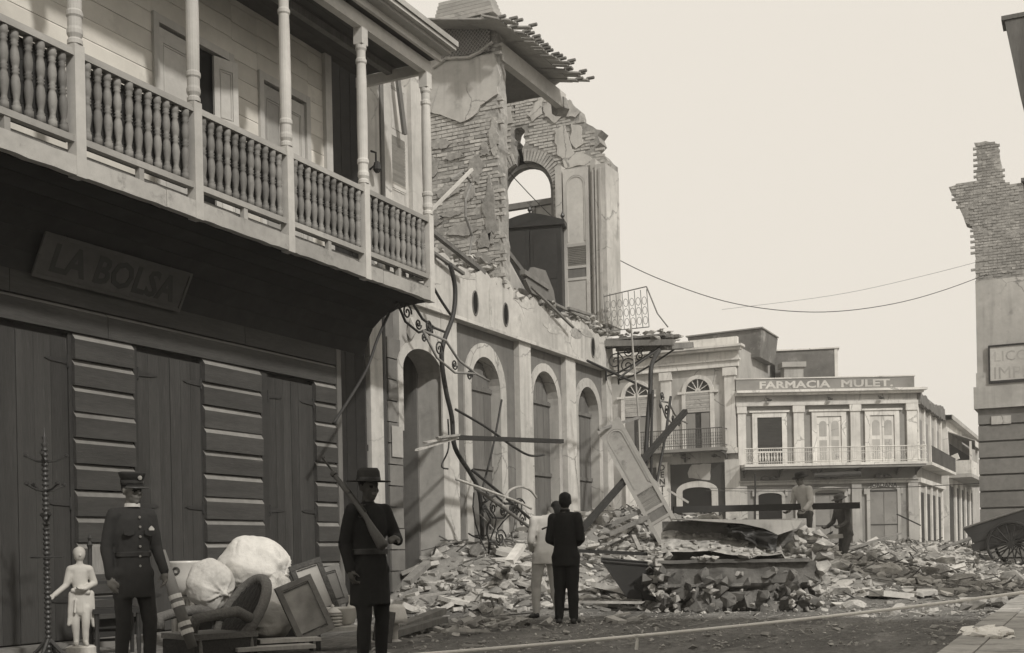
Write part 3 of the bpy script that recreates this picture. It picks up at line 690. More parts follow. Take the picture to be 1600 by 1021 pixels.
# ---- surviving jamb and open louvred leaf at the street end of the far wall
jb = MB(); jb.box(-.22, .045, -.42, .47, 6.25, 10.0); jb.box(-.35, -.225, -.36, -.0, 6.25, 10.15); jb.box(-1.22, -1.06, -.46, -.0, 6.3, 10.1)
jamb = jb.build('jamb', 'stucco_white', awall)
m = MB(); m.box(-.30, -.26, -.40, -.365, 6.3, 9.9); m.box(-.12, -.07, -.455, -.422, 6.3, 9.9); m.build('jamb_moulding', 'stucco', awall)
def arch_leaf(parent, T, w_, h_, mat='white_paint', nm='shutter', sm_=None):
    sm_ = sm_ or mat
    """tall leaf: arched panel, band of louvres, grey panel, bottom panel"""
    st = .075; m = MB(); c = w_ / 2; ri = c - st
    z1, z2, z3 = .30 * h_, .36 * h_, .50 * h_; zt = h_ - .16 - ri
    m.box(0, st, -.025, .025, 0, h_, T); m.box(w_ - st, w_, -.025, .025, 0, h_, T)
    for a, b in ((0, .035 * h_), (z1 - .06, z1), (z2, z2 + .06), (z3, z3 + .07)): m.box(st, w_ - st, -.023, .023, a, b, T)
    m.prism(spandrel(st, w_ - st, zt, h_), -.023, .023, T)
    d = m.build(nm, mat, parent)
    m = MB(); m.prism(arch_poly(st, w_ - st, z3 + .07, zt), -.006, .006, T); m.build('arched_panel', sm_, d)
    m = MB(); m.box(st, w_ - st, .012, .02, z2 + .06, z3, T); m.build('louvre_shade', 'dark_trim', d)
    m = MB(); m.prism(ring_poly(st + .035, w_ - st - .035, z3 + .12, zt, .028), -.019, -.0065, T); m.build('moulding', mat, d)
    m = MB(); m.box(st, w_ - st, -.008, .008, z1, z2, T); m.build('plain_panel', 'stucco_grey', d)
    m = MB(); m.box(st, w_ - st, -.006, .006, .035 * h_, z1 - .06, T); m.build('bottom_panel', mat, d)
    n = 11
    for j in range(n):
        z = z2 + .06 + (j + .5) * (z3 - z2 - .06) / n; q = MB()
        R = T @ Matrix.Translation((c, 0, z)) @ Matrix.Rotation(math.radians(42), 4, 'X'); q.box(-ri, ri, -.004, .004, -.017, .017, R); q.build('louvre_slat', sm_, d)
    return d
lv = arch_leaf(awall, Matrix.Translation((-1.02, -.44, 6.30)) @ Matrix.Rotation(.06, 4, 'Z'), .62, 3.68)
m = MB(); m.box(-1.06, -.36, -.30, -.01, 6.25, 10.05); m.build('doorway_side', 'stucco', awall)
# broken upper floor and a slab hanging down from it
m = MB(); m.prism(rough_edge([(21.5, 5.9), (26.9, 5.7), (26.9, 6.24), (25.2, 6.22), (23.6, 6.15), (21.5, 6.25), (21.5, 5.9)], .15, .05, 7.), .55, 4.5); m.build('floor_slab', 'mortar', ruin)
m = MB(); m.prism([(21.2, 6.9), (21.45, 7.35), (22.0, 6.95), (23.0, 6.45), (24.6, 6.0), (24.4, 5.85), (22.6, 6.05), (21.3, 6.2)], .42, .52); m.build('hanging_slab', 'stucco', ruin)
m = MB(); m.beam((21.25, .38, 7.35), (25.0, .36, 5.95), .06, .10); m.build('slab_edge', 'old_wood', ruin)
m = MB(); m.prism([(22.9, 6.3), (23.3, 7.15), (24.9, 6.15), (24.0, 6.05)], .9, 1.0); m.build('leaning_panel', 'stucco', ruin)
# what is left of the roof
m = MB(); m.beam((21.2, .05, 10.68), (24.35, .05, 10.70), .16, .34); rb = m.build('wall_plate', 'white_paint', ruin)
m = MB(); m.beam((21.45, 1.5, 10.68), (24.0, 1.5, 10.72), .12, .3); m.build('rafter', 'beam_paint', ruin)
m = MB(); m.box(21.42, 24.2, .15, 1.45, 10.86, 10.885); m.build('ceiling_boards', 'stucco_grey', ruin)
m = MB(); m.add([(x, y, z) for x in (20.4, 23.9) for y, z in ((-.38, 10.935), (1.8, 11.39), (1.8, 11.36), (-.38, 10.905))], [(0, 1, 2, 3), (7, 6, 5, 4), (0, 4, 5, 1), (1, 5, 6, 2), (2, 6, 7, 3), (3, 7, 4, 0)]); m.build('roof_sheet', 'beam_paint', ruin)
for i in range(24):
    x = 20.35 + i * .152; l0 = 1.9 - random.uniform(0, .4) if x > 21.4 else -.05; l1 = -.66 + random.uniform(-.14, .12) + (.12 if i < 4 else 0)
    a = Vector((x + random.uniform(-.03, .03), l0, 10.86 + (l0 + .86) * .21)); b = Vector((x + random.uniform(-.03, .03), l1, 10.86 + random.uniform(-.02, .02)))
    m = MB(); m.beam(a, b, .13, .028); m.build('roof_board', 'beam_paint', ruin)
    m = MB(); m.lathe([(.02, -.03), (.034, -.02), (.034, .14), (.02, .15)], b + Vector((0, .02, .04)), 7, Matrix.Rotation(PI / 2, 4, 'X')); m.build('roof_tile', 'stone_grey', ruin)
m = MB(); m.hull((24.3, .1, 10.62), .25, .25, .3); m.hull((24.0, .2, 11.1), .3, .3, .14); m.hull((22.6, .0, 11.12), .3, .3, .13); m.build('broken_masonry', 'mortar', ruin)
# loose masonry along the broken top edge and at the foot of the cross wall
lo = MB()
for i in range(420):
    x = random.uniform(16.8, 26.8); y = random.uniform(-.02, .6); s_ = random.uniform(.03, .12)
    lo.hull((x, y, 6.02 + random.uniform(-.03, .13) + .25 * max(0, noise.noise(Vector((x * .8, 0, 3))))), s_ * 1.5, s_ * 1.2, s_ * .8)
for i in range(260):
    x = random.uniform(18.2, 21.0); y = random.uniform(.0, 1.8); s_ = random.uniform(.03, .11); lo.hull((x, y, 6.1 + .25 * sm(18, 21, x) + random.uniform(0, .2)), s_ * 1.5, s_ * 1.2, s_ * .8)
stuff(lo.build('loose_masonry', 'debris', ruin))
m = MB(); m.box(16.3, 21.0, .5, 3.8, 5.6, 6.08); m.build('floor_edge', 'mortar', ruin)
for a, b, ww in (((18.3, .1, 6.62), (20.3, .0, 6.2), .09), ((17.8, .3, 6.72), (19.6, .7, 6.7), .08), ((18.0, -.1, 6.15), (19.2, -.15, 5.95), .06), ((18.6, .5, 6.95), (20.0, .9, 6.75), .08), ((22.2, -.1, 6.28), (24.1, -.2, 5.75), .05), ((23.2, .1, 6.25), (25.2, -.1, 6.1), .06), ((22.0, .0, 6.55), (23.2, .0, 6.45), .12), ((24.2, -.05, 6.2), (25.9, .0, 6.3), .07)):
    m = MB(); m.beam(a, b, ww, ww * .8); m.build('broken_timber', 'old_wood', ruin)
m = MB(); m.prism([(22.1, 6.42), (22.5, 6.75), (23.1, 6.8), (23.5, 6.45), (23.6, 6.2), (22.4, 6.2)], -.02, .05); m.build('sagging_board', 'stone_grey', ruin)
m = MB(); m.beam((18.55, .2, 6.9), (20.1, .1, 8.1), .05, .05); m.build('pale_batten', 'white_paint', ruin)
m = MB(); m.tube([(19.45, .2, 7.75), (19.9, .2, 8.02), (20.25, .2, 7.9), (20.0, .2, 7.5), (20.0, .2, 7.2), (20.25, .2, 6.9), (20.1, .2, 6.5)], .025, 6); m.build('bent_rod', 'iron_pale', ruin)
# poster and ladder marks on the rusticated pier
p = MB(); p.box(16.83, 17.17, -.044, -.036, 2.55, 3.05); tag(p.build('wall_poster', 'paper', None, loc=(HX, 0, 0), rz=PI / 2), 'pale paper notice pasted on the rusticated pier', 'poster')
# wardrobe standing in the open upper room
wr = tag(empty('wardrobe', (-12.05, 26.35, 6.24), math.radians(14)), 'tall dark wardrobe with finials exposed in the torn-open upper room', 'wardrobe')
m = MB(); m.box(-.75, .75, -.35, .35, .1, 2.35); m.box(-.8, .8, -.38, .37, 0, .1); m.build('carcass', 'dark_wood', wr)
for a, b in ((-.74, -.01), (.01, .74)):
    m = MB(); m.box(a, b, -.38, -.352, .18, 2.28); dd = m.build('door', 'dark_wood', wr)
    q = MB(); q.box(a + .09, b - .09, -.395, -.381, .3, 1.0); q.box(a + .09, b - .09, -.395, -.381, 1.1, 2.15); q.build('panel', 'dark_wood', dd)
m = MB(); m.prism([(-.84, 2.352), (.84, 2.352), (.84, 2.46), (.3, 2.62), (0, 2.68), (-.3, 2.62), (-.84, 2.46)], -.42, .38); m.build('pediment', 'dark_wood', wr)
for x, z in ((-.78, 2.46), (.0, 2.66), (.78, 2.46)):
    m = MB(); m.lathe([(.03, 0), (.05, .03), (.02, .06), (.055, .11), (.04, .16), (.012, .2), (.004, .26)], (x, -.3, z), 8); m.build('finial', 'dark_wood', wr)
# ---- torn corner of the iron balcony at the far end
bc = tag(empty('balcony_remnant', (-9.55, 26.9, 5.75)), 'wrecked balcony corner with leaning iron railing clinging to the ruined house', 'balcony')
m = MB()
for i in range(6): m.box(-.75, .95 - .12 * abs(i - 2), -.5 + i * .17, -.5 + i * .17 + .16, .05 + random.uniform(-.02, .02), .10 + random.uniform(0, .02), Matrix.Rotation(random.uniform(-.03, .03), 4, 'Y'))
m.build('floor_boards', 'old_wood', bc)
ml = MB()
for i in range(90): s_ = random.uniform(.03, .13); ml.hull((random.uniform(-.75, .8), random.uniform(-.5, .5), random.uniform(-.02, .26)), s_ * 1.6, s_, s_ * .6)
stuff(ml.build('rubble_on_floor', 'debris', bc))
for a, b in (((-.75, -.52, .0), (.95, -.5, -.12)), ((-.75, .3, .0), (.9, .3, -.1)), ((.75, -.5, -.2), (1.15, .2, -.1))):
    m = MB(); m.beam(a, b, .1, .13); m.build('joist', 'old_wood', bc)
rl = MB(); W_, H_ = 1.05, .85                            # lattice railing, leaning
T = Matrix.Translation((-.72, -.42, .3)) @ Matrix.Rotation(math.radians(8), 4, 'X')
P_ = lambda x, z: tuple(T @ Vector((x, 0, z)))
rl.tube([P_(0, 0), P_(W_, 0)], .012, 5); rl.tube([P_(0, H_ - .05), P_(W_, H_ + .06)], .014, 5)
for i in range(8): rl.tube([P_(i * W_ / 7, 0), P_(i * W_ / 7, H_)], .009, 5)
for i in range(7):
    for z in (.16, .38, .6):
        c = (i + .5) * W_ / 7; rl.tube([P_(c + .055 * math.cos(a * PI / 4), z + .09 * math.sin(a * PI / 4)) for a in range(8)], .007, 4, True)
rl.tube([P_(W_, H_ + .06), P_(W_ + .22, .28), P_(W_ + .45, -.05)], .016, 5)
rl.build('railing', 'iron_pale', bc)
sc = MB()
def spiral(m, T, r0, turns=1.6, r=.016, n=22, sgn=1):
    m.tube([tuple(T @ Vector((r0 * (1 - .85 * i / n) * math.cos(sgn * turns * 2 * PI * i / n), 0, r0 * (1 - .85 * i / n) * math.sin(sgn * turns * 2 * PI * i / n)))) for i in range(n + 1)], r, 5)
for y in (-.45, .35):
    spiral(sc, Matrix.Translation((-.5, y, -.42)), .2); spiral(sc, Matrix.Translation((-.18, y, -.22)), .12, sgn=-1); spiral(sc, Matrix.Translation((.12, y, -.22)), .10)
    sc.tube([(-.75, y, -.75), (-.4, y, -.68), (.1, y, -.45), (.7, y, -.12)], .022, 5); sc.tube([(-.75, y, -.1), (.85, y, -.12)], .02, 5); sc.tube([(-.73, y, -.05), (-.73, y, -.85)], .022, 5)
sc.build('scroll_bracket', 'iron', bc)

# ================================================================ END OF THE STREET: WHITE HOUSE WITH FANLIGHTS
co = tag(empty('fanlight_house', (-15.0, 54.96, -.057)), 'white two-storey house with fanlight windows behind the wreckage', 'building')
co.scale = (1.057,) * 3
b = MB(); b.box(-10, .08, .2, 9, -.4, 9.72); cwl = b.build('wall', 'far_panel', co)
for a, c in ((-6.35, -5.9), (-3.44, -2.99), (-.52, -.05)):
    m = MB(); m.box(a, c, .04, .198, 5.3, 8.45); m.box(a - .06, c + .06, -.02, .197, 8.451, 8.8); m.box(a - .05, c + .05, 0, .197, 5.05, 5.299); m.build('pilaster', 'far_white', cwl)
m = MB(); m.box(-10, .12, .0, .196, 8.84, 9.10); m.box(-10, .2, -.08, .195, 9.101, 9.18); m.box(-10, .1, .08, .194, 9.181, 9.52); m.box(-10, .3, -.3, .19, 9.53, 9.64); m.box(-10, .4, -.42, .19, 9.641, 9.74); m.build('cornice', 'far_white', cwl)
m = MB(); m.box(-10, .1, -.02, .25, 9.741, 10.12); m.build('parapet', 'far_white', cwl)
for cx in (-1.76, -4.64):
    m = MB(); m.prism(ring_poly(cx - .56, cx + .56, 5.3, 7.86, .17), .10, .26); fr = m.build('window_surround', 'far_white', cwl)
    m = MB(); m.prism(arch_poly(cx - .56, cx + .56, 5.3, 7.86), .19, .199); m.build('opening', 'far_dark', cwl)
    m = MB(); m.box(cx - .92, cx - .56, .07, .195, 7.78, 7.88); m.box(cx + .56, cx + .92, .07, .195, 7.78, 7.88); m.box(cx - .56, cx + .56, .12, .18, 7.80, 7.88); m.build('impost', 'far_white', fr)
    q = MB()
    for k_ in range(1, 6):
        a = PI * k_ / 6; q.beam((cx, .16, 7.88), (cx + .54 * math.cos(a), .16, 7.88 + .54 * math.sin(a)), .03, .045, (0, 1, 0))
    q.lathe([(.12, -.02), (.12, .02)], (cx, .16, 7.9), 10, Matrix.Rotation(PI / 2, 4, 'X')); q.build('fanlight_bars', 'far_white', fr)
    for k_ in range(9):
        q = MB(); q.box(cx - .55, cx + .55, .12 + .01 * (k_ % 2), .15, 6.95 + k_ * .094, 6.95 + k_ * .094 + .088); q.build('blind_slat', 'far_panel', fr)
    for a, c in ((cx - .54, cx - .14), (cx + .14, cx + .54)):
        q = MB(); q.box(a, c, .13, .17, 5.33, 6.90); q.build('window_leaf', 'far_grey', fr)
bl = MB(); bl.box(-4.35, -.42, -.75, .195, 5.16, 5.29); blo = bl.build('balcony', 'far_grey', co)
m = MB()
m.tube([(-4.33, -.73, 6.13), (-.44, -.73, 6.13), (-.44, .2, 6.13)], .022, 4); m.tube([(-4.33, -.73, 5.42), (-.44, -.73, 5.42), (-.44, .2, 5.42)], .018, 4)
for i in range(40):
    x = -4.33 + i * .0997; m.tube([(x, -.73, 5.3), (x, -.73, 6.13)], .011, 4)
for i in range(39):
    x = -4.28 + i * .0997
    for z in (5.6, 5.85): m.tube([(x + .045 * math.cos(a * PI / 3), -.73, z + .1 * math.sin(a * PI / 3)) for a in range(6)], .010, 3, True)
m.build('railing', 'far_iron', blo)
for x in (-4.2, -2.4, -.5):
    m = MB(); m.prism([(-.7, 5.15), (.19, 5.15), (.19, 4.75), (.1, 4.75), (-.1, 5.0), (-.7, 5.08)], -.03, .03, Matrix.Translation((x, 0, 0)) @ Matrix.Rotation(PI / 2, 4, 'Z')); m.build('bracket', 'far_iron', blo)
m = MB(); m.box(-3.1, -.58, .17, .199, 0, 4.68); m.build('shop_front', 'far_dark', cwl)
m = MB(); m.box(-4.7, -3.65, .17, .199, 0, 4.6); m.build('shop_front', 'far_dark', cwl)
m = MB(); m.box(-3.62, -3.11, .05, .198, 0, 4.75); m.build('pier', 'far_white', cwl)
m = MB(); m.box(-.575, .09, .05, .198, 0, 4.78); m.build('pier', 'far_white', cwl)
m = MB(); m.box(-5.2, -4.72, .05, .198, 0, 4.75); m.build('pier', 'far_white', cwl)
m = MB(); m.prism(ring_poly(-2.55, -1.2, 0, 3.45, .27, .18), .08, .166); m.build('door_arch', 'far_white', cwl)
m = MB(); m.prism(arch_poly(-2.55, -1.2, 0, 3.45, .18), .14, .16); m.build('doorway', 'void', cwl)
m = MB(); m.prism(rough_edge([(-2.25, 4.05), (-1.28, 3.92), (-1.22, 4.62), (-2.1, 4.66), (-2.3, 4.3), (-2.25, 4.05)], .15, .05, 3.), .150, .168); m.build('pale_patch', 'far_panel', cwl)
for x in (-2.35, -.95):
    m = MB(); m.tube([(x + .2, .05, 4.9), (x, -.25, 4.98)], .02, 4); m.lathe([(.02, .08), (.13, .04), (.13, -.03), (.06, -.06)], (x, -.25, 4.95), 8); m.build('lamp', 'far_dark', cwl)
vs_ = tag(empty('vertical_sign', (-15.0 - 3.4 * 1.057, 54.9, 0)), 'upright narrow board with stacked black letters on the white house pier', 'sign')
m = MB(); m.box(-.27, .27, -.06, .0, 2.6, 5.0); m.build('board', 'far_white', vs_)
for i, ch in enumerate('DENTIST'): text('letter', ch, .40, 'far_dark', vs_, Matrix.Translation((0, -.063, 4.62 - i * .33)) @ UPR, .003, 'CENTER', off=.012)
at_ = tag(empty('rooftop_box', (-15.0, 57.5, 10.0)), 'stained flaring rooftop box above the white fanlight house', 'rooftop room')
m = MB(); m.add([(-2.85, 0, 0), (.5, 0, 0), (.5, 3, 0), (-2.85, 3, 0), (-3.0, -.15, 1.22), (.65, -.15, 1.30), (.65, 3.1, 1.30), (-3.0, 3.1, 1.22)], [(3, 2, 1, 0), (4, 5, 6, 7), (0, 1, 5, 4), (1, 2, 6, 5), (2, 3, 7, 6), (3, 0, 4, 7)]); m.build('wall', 'far_stain', at_)
m = MB(); m.beam((-3.07, 1.4, 1.27), (.72, 1.4, 1.35), 3.3, .06, (0, 0, 1)); m.build('coping', 'far_grey', at_)

# ================================================================ THE PHARMACY
MK = .903
mu_ = tag(empty('pharmacy', (-15.03, 54.94, .097), YAW), 'grey and white corner pharmacy with lettered parapet and pale balcony', 'building')
mu_.scale = (MK,) * 3
b = MB(); sx, sy = math.sin(YAW), math.cos(YAW)
fp = [(.02, .2), (9.2, .2), (9.2 + 11 * sx, .2 + 11 * sy), (.02 + 9 * sx * .2, .2 + 11 * sy)]
b.add([(x, y, -.4) for x, y in fp] + [(x, y, 8.9) for x, y in fp], [(3, 2, 1, 0), (4, 5, 6, 7), (0, 1, 5, 4), (1, 2, 6, 5), (2, 3, 7, 6), (3, 0, 4, 7)])
mw = b.build('wall', 'far_grey', mu_)
for a, c in ((.13, .53), (2.98, 3.5), (5.88, 6.37), (8.76, 9.27)):
    m = MB(); m.box(a, c, .06, .198, 5.1, 7.75); m.box(a - .05, c + .05, .0, .197, 7.751, 8.1); m.build('pilaster', 'far_white', mw)
    m = MB(); m.box(a, c, .06, .198, -.3, 4.05); m.build('pilaster', 'far_panel', mw)
m = MB(); m.box(.05, 9.32, -.02, .196, 8.10, 8.26); m.build('architrave', 'far_white', mw)
m = MB(); m.box(.05, 9.28, .06, .195, 8.261, 8.62); m.build('frieze', 'far_panel', mw)
m = MB(); m.box(.02, 9.55, -.22, .19, 8.621, 8.74); m.box(.02, 9.7, -.38, .19, 8.741, 8.86); m.build('cornice', 'far_white', mw)
m = MB(); m.box(.05, 9.15, .0, .3, 8.861, 9.46); m.build('parapet', 'far_grey', mw)
m = MB(); m.box(.03, 9.2, -.04, .34, 9.461, 9.52); m.build('coping', 'far_white', mw)
for wd_, x_, l_ in (('FARMACIA', 1.22, 3.65), ('MULET.', 5.38, 2.68)):
    tx = text('parapet_lettering', wd_, .50, 'letter_paint', mw, Matrix.Translation((x_, -.008, 8.99)) @ UPR, .006, sx=1.0, off=.015)
    _w = max(v.co.x for v in tx.data.vertices) - x_
    for v in tx.data.vertices: v.co.x = x_ + (v.co.x - x_) * l_ / _w
for x in (1.7, 4.8, 7.4):
    m = MB(); m.tube([(x - .1, .06, 8.5), (x, -.2, 8.42)], .02, 4); m.lathe([(.02, .05), (.13, .02), (.13, -.04), (.05, -.07)], (x, -.2, 8.38), 8); m.build('lamp', 'far_dark', mw)
for i, (a, c) in enumerate(((1.12, 2.38), (4.16, 5.42), (6.87, 8.13))):
    m = MB()
    for e in ((a - .25, a, 5.1, 7.52), (c, c + .25, 5.1, 7.52), (a - .25, c + .25, 7.521, 7.76)): m.box(e[0], e[1], .09, .198, e[2], e[3])
    m.box(a - .4, c + .4, .03, .197, 7.77, 7.86)
    fr = m.build('window_surround', 'far_white', mw)
    if i == 0:
        m = MB(); m.box(a, c, .17, .199, 5.1, 7.52); m.build('open_window', 'far_dark', mw)
        m = MB(); m.box(a, c, .10, .15, 5.72, 5.79); [m.lathe([(.03, 5.3), (.05, 5.45), (.02, 5.6), (.04, 5.72)], (a + .1 + k_ * .15, .12, 0), 6) for k_ in range(8)]; m.build('window_balustrade', 'far_white', fr)
        for k_ in range(12):
            q = MB(); q.box(a + .02, c - .02, .155, .168, 5.85 + k_ * .138, 5.85 + k_ * .138 + .12); q.build('blind_slat', 'far_dark', fr)
    else:
        c2 = (a + c) / 2
        for e0, e1 in ((a + .02, c2 - .01), (c2 + .01, c - .02)):
            m = MB(); m.box(e0, e1, .15, .19, 5.1, 7.5); lf = m.build('window_leaf', 'far_white', fr)
            m = MB(); m.prism(arch_poly(e0 + .11, e1 - .11, 6.5, 7.1), .140, .1495); m.box(e0 + .11, e1 - .11, .140, .1495, 5.3, 6.3); m.build('leaf_panel', 'far_panel', lf)
bl = MB(); bl.box(.25, 9.45, -.85, .195, 4.95, 5.08); bo = bl.build('balcony', 'far_white', mu_)
m = MB(); m.box(.25, 9.4, -.80, .19, 4.82, 4.945); m.build('balcony_frame', 'far_grey', bo)
m = MB(); m.tube([(.28, -.83, 5.86), (9.42, -.83, 5.86), (9.42, .2, 5.86)], .028, 4); m.tube([(.28, -.83, 5.65), (9.42, -.83, 5.65)], .015, 4); m.tube([(.28, -.83, 5.17), (9.42, -.83, 5.17)], .02, 4)
for i in range(84): x = .3 + i * .11; m.tube([(x, -.83, 5.09), (x, -.83, 5.86)], .010, 4)
for i in range(21): x = .52 + i * .44; m.tube([(x + .13 * math.cos(a * PI / 3), -.83, 5.41 + .17 * math.sin(a * PI / 3)) for a in range(6)], .011, 3, True)
m.build('railing', 'far_white', bo)
for x in (.4, 2.2, 4.2, 6.2, 8.2, 9.2):
    m = MB(); m.prism([(-.75, 4.81), (.19, 4.81), (.19, 4.45), (0, 4.6)], -.03, .03, Matrix.Translation((x, 0, 0)) @ Matrix.Rotation(PI / 2, 4, 'Z')); m.build('bracket', 'far_iron', bo)
m = MB(); m.box(.1, 9.25, .03, .197, 4.06, 4.2); m.box(.1, 9.3, -.04, .196, 4.21, 4.28); m.build('string_course', 'far_panel', mw)
for i, (a, c, mt) in enumerate(((1.1, 2.3, 'void'), (4.0, 5.5, 'far_grey'), (6.8, 8.2, 'far_grey'))):
    m = MB(); m.prism(ring_poly(a, c, 0, 3.5 + .1 * i, .17, .16), .08, .198); m.box(a - .3, a - .172, .07, .197, 3.5, 3.8); m.box(c + .172, c + .3, .07, .197, 3.5, 3.8); fr = m.build('door_surround', 'far_panel', mw)
    m = MB(); m.prism(arch_poly(a, c, 0, 3.5 + .1 * i, .16), .15, .19); dr = m.build('door', mt, mw)
    if i:
        for k_ in range(2):
            q = MB(); q.box(a + .02 + k_ * (c - a) / 2, a - .02 + (k_ + 1) * (c - a) / 2, .125, .149, .1, 3.4 + .1 * i); q.build('door_leaf', mt, dr)
        q = MB(); q.box(a, c, .11, .124, 3.42 + .1 * i, 3.5 + .1 * i); q.box(a, c, .11, .124, 1.9, 1.96); q.build('door_rail', 'far_dark', dr)
    m = MB(); m.lathe([(.02, .25), (.22, .16), (.26, .02), (.1, 0)], ((a + c) / 2 - .25, .0, 4.3), 8); m.lathe([(.02, .2), (.2, .12), (.22, .02), (.1, 0)], ((a + c) / 2 + .2, .0, 4.3), 8); m.build('door_ornament', 'far_iron', mw)
text('door_lettering', 'JORDANA', .30, 'far_dark', mw, Matrix.Translation((7.5, .06, 3.86)) @ UPR, .004, 'CENTER', off=.01)
m = MB(); m.tube([(3.75, -.75, 4.45), (6.1, -.8, 4.5)], .13, 8); m.tube([(3.8, -.75, 4.45), (3.8, .1, 4.8)], .02, 4); m.tube([(6.0, -.75, 4.5), (6.0, .1, 4.8)], .02, 4); m.build('rolled_awning', 'far_dark', mu_)
# flank along the street, its cornice damaged
s_ = MB(); s_.box(0, 11, -.02, .1, -.3, 8.6); sd = s_.build('side_wall', 'far_panel', mu_); sd.location = (9.2, .2, 0); sd.rotation_euler = (0, 0, PI / 2 - YAW)
for i in range(5):
    a = .3 + i * 2.5; m = MB(); m.box(a, a + .5, -.12, -.022, 5.1, 8.1); m.box(a, a + .5, -.12, -.022, -.3, 4.05); m.build('pilaster', 'far_white', sd)
    if i < 4:
        m = MB(); m.box(a + .95, a + 2.05, -.06, -.022, 5.15, 7.4); m.build('window', 'far_grey', sd)
        m = MB(); m.box(a + .85, a + 2.15, -.07, -.022, .0, 3.6); m.build('door', 'far_dark', sd)
m = MB(); m.prism(rough_edge([(0, 8.1), (11, 8.1), (11, 8.85), (9, 8.8), (6.4, 8.6), (4, 8.45), (2.4, 8.75), (1.2, 8.5), (0, 8.86), (0, 8.1)], .3, .16, 4.), -.3, -.021); m.build('broken_cornice', 'far_stain', sd)
m = MB(); m.box(0, 11, -.25, -.021, 4.06, 4.3); m.box(-.3, 11, -.85, -.021, 4.9, 5.05); m.build('side_balcony', 'far_white', sd)
m = MB(); m.tube([(-.25, -.83, 5.86), (11, -.83, 5.86)], .025, 4)
for i in range(70): m.tube([(-.2 + i * .16, -.83, 5.05), (-.2 + i * .16, -.83, 5.86)], .012, 4)
m.build('side_railing', 'far_iron', sd)
bx = tag(empty('rooftop_shed', (-14.6, 61.0, 8.6), YAW * .6), 'dark grimy rooftop shed behind the lettered parapet', 'rooftop room')
m = MB(); m.box(.0, 3.05, 0, 3, 0, 2.15); m.build('wall', 'far_stain', bx)
m = MB(); m.box(-.05, 3.15, -.08, 3.1, 2.151, 2.22); m.box(2.9, 3.06, -.03, -.002, 0, 2.15); m.build('coping', 'far_white', bx)
ch = tag(empty('rooftop_pillar', (-13.9, 59.9, 8.5), YAW), 'short pale capped pillar on the pharmacy roof', 'pillar')
m = MB(); m.box(0, .95, 0, .8, 0, 1.25); m.build('shaft', 'far_panel', ch)
m = MB(); m.box(-.12, 1.07, -.12, .92, 1.251, 1.5); m.build('cap', 'far_panel', ch)

# ================================================================ HOUSE FARTHER DOWN THE STREET
fh = tag(empty('awning_house', (-8.0, 75.0, 0)), 'pale distant house with awning and balcony past the pharmacy', 'building')
m = MB(); m.box(-6, 0, 0.15, 9, -.3, 8.3); fw_ = m.build('wall', 'far_white', fh)
m = MB(); m.box(-.55, .08, -.02, .148, -.3, 7.6); m.build('corner_pilaster', 'far_white', fw_)
m = MB(); m.box(-6, .35, -.35, .149, 8.1, 8.35); m.box(.002, .4, -.35, 22, 8.1, 8.35); m.build('cornice', 'far_panel', fw_)
m = MB(); m.prism([(-4.2, 8.36), (.1, 8.36), (-2, 9.6)], .3, 9); m.build('gable_roof', 'far_panel', fw_)
m = MB(); m.box(-1.55, -.75, .12, .149, 5.2, 7.0); m.box(-1.5, -.7, .12, .149, .2, 3.2); m.build('window', 'far_dark', fw_)
m = MB(); m.box(-6, -.1, 9.1, 22, -.3, 8.2); m.build('rear_wall', 'far_panel', fw_)
m = MB(); m.add([(.0, .8, 7.45), (1.5, .8, 6.85), (1.5, 16, 6.85), (.0, 16, 7.45), (.0, .8, 7.5), (1.5, .8, 6.9), (1.5, 16, 6.9), (.0, 16, 7.5)], [(3, 2, 1, 0), (4, 5, 6, 7), (0, 1, 5, 4), (1, 2, 6, 5), (2, 3, 7, 6), (3, 0, 4, 7)]); aw_ = m.build('awning', 'far_panel', fh)
for i in range(20):
    q = MB(); q.prism([(0, 0), (.0, -.28), (.2, -.34), (.55, -.34), (.75, -.28), (.75, 0)], -.01, .01, Matrix.Translation((1.5, .8 + i * .76, 6.86)) @ Matrix.Rotation(PI / 2, 4, 'Z')); q.build('scallop', 'far_white', aw_)
m = MB(); m.box(.002, 1.3, .8, 16, 4.75, 4.95); bb = m.build('balcony', 'far_panel', fh)
m = MB(); m.box(1.22, 1.28, .8, 16, 4.96, 5.75); m.box(.0, 1.21, .8, .86, 4.96, 5.75); m.build('parapet_rail', 'far_white', bb)
for i in range(5):
    q = MB(); q.box(1.18, 1.3, .8 + i * 3.7, .92 + i * 3.7, 5.76, 6.85); q.build('post', 'far_white', bb)
m = MB(); m.box(-.05, .03, 1.5, 15, 4.96, 6.8); m.box(-.05, .03, .6, 15, .1, 4.3); m.build('dark_gallery', 'far_dark', fh)
for y in (3, 6, 9, 12):
    q = MB(); q.box(.031, .14, y, y + .8, -.2, 4.5); q.build('pier', 'far_white', fh)
bs = tag(empty('broken_bracket_sign', (-7.75, 74.3, 5.6)), 'tilted white broken sign board on bracket beyond the pharmacy', 'sign')
m = MB(); m.beam((-.9, 0, -.25), (.5, -.3, .3), .06, .35, (0, 0, 1)); m.build('board', 'lime', bs)
m = MB(); m.tube([(-.8, 0, -.45), (-.2, 0, -.55), (.1, .4, -.1)], .05, 5); m.tube([(-.3, 0, -.5), (-.1, 0, .1)], .04, 5); m.build('bracket', 'far_iron', bs)

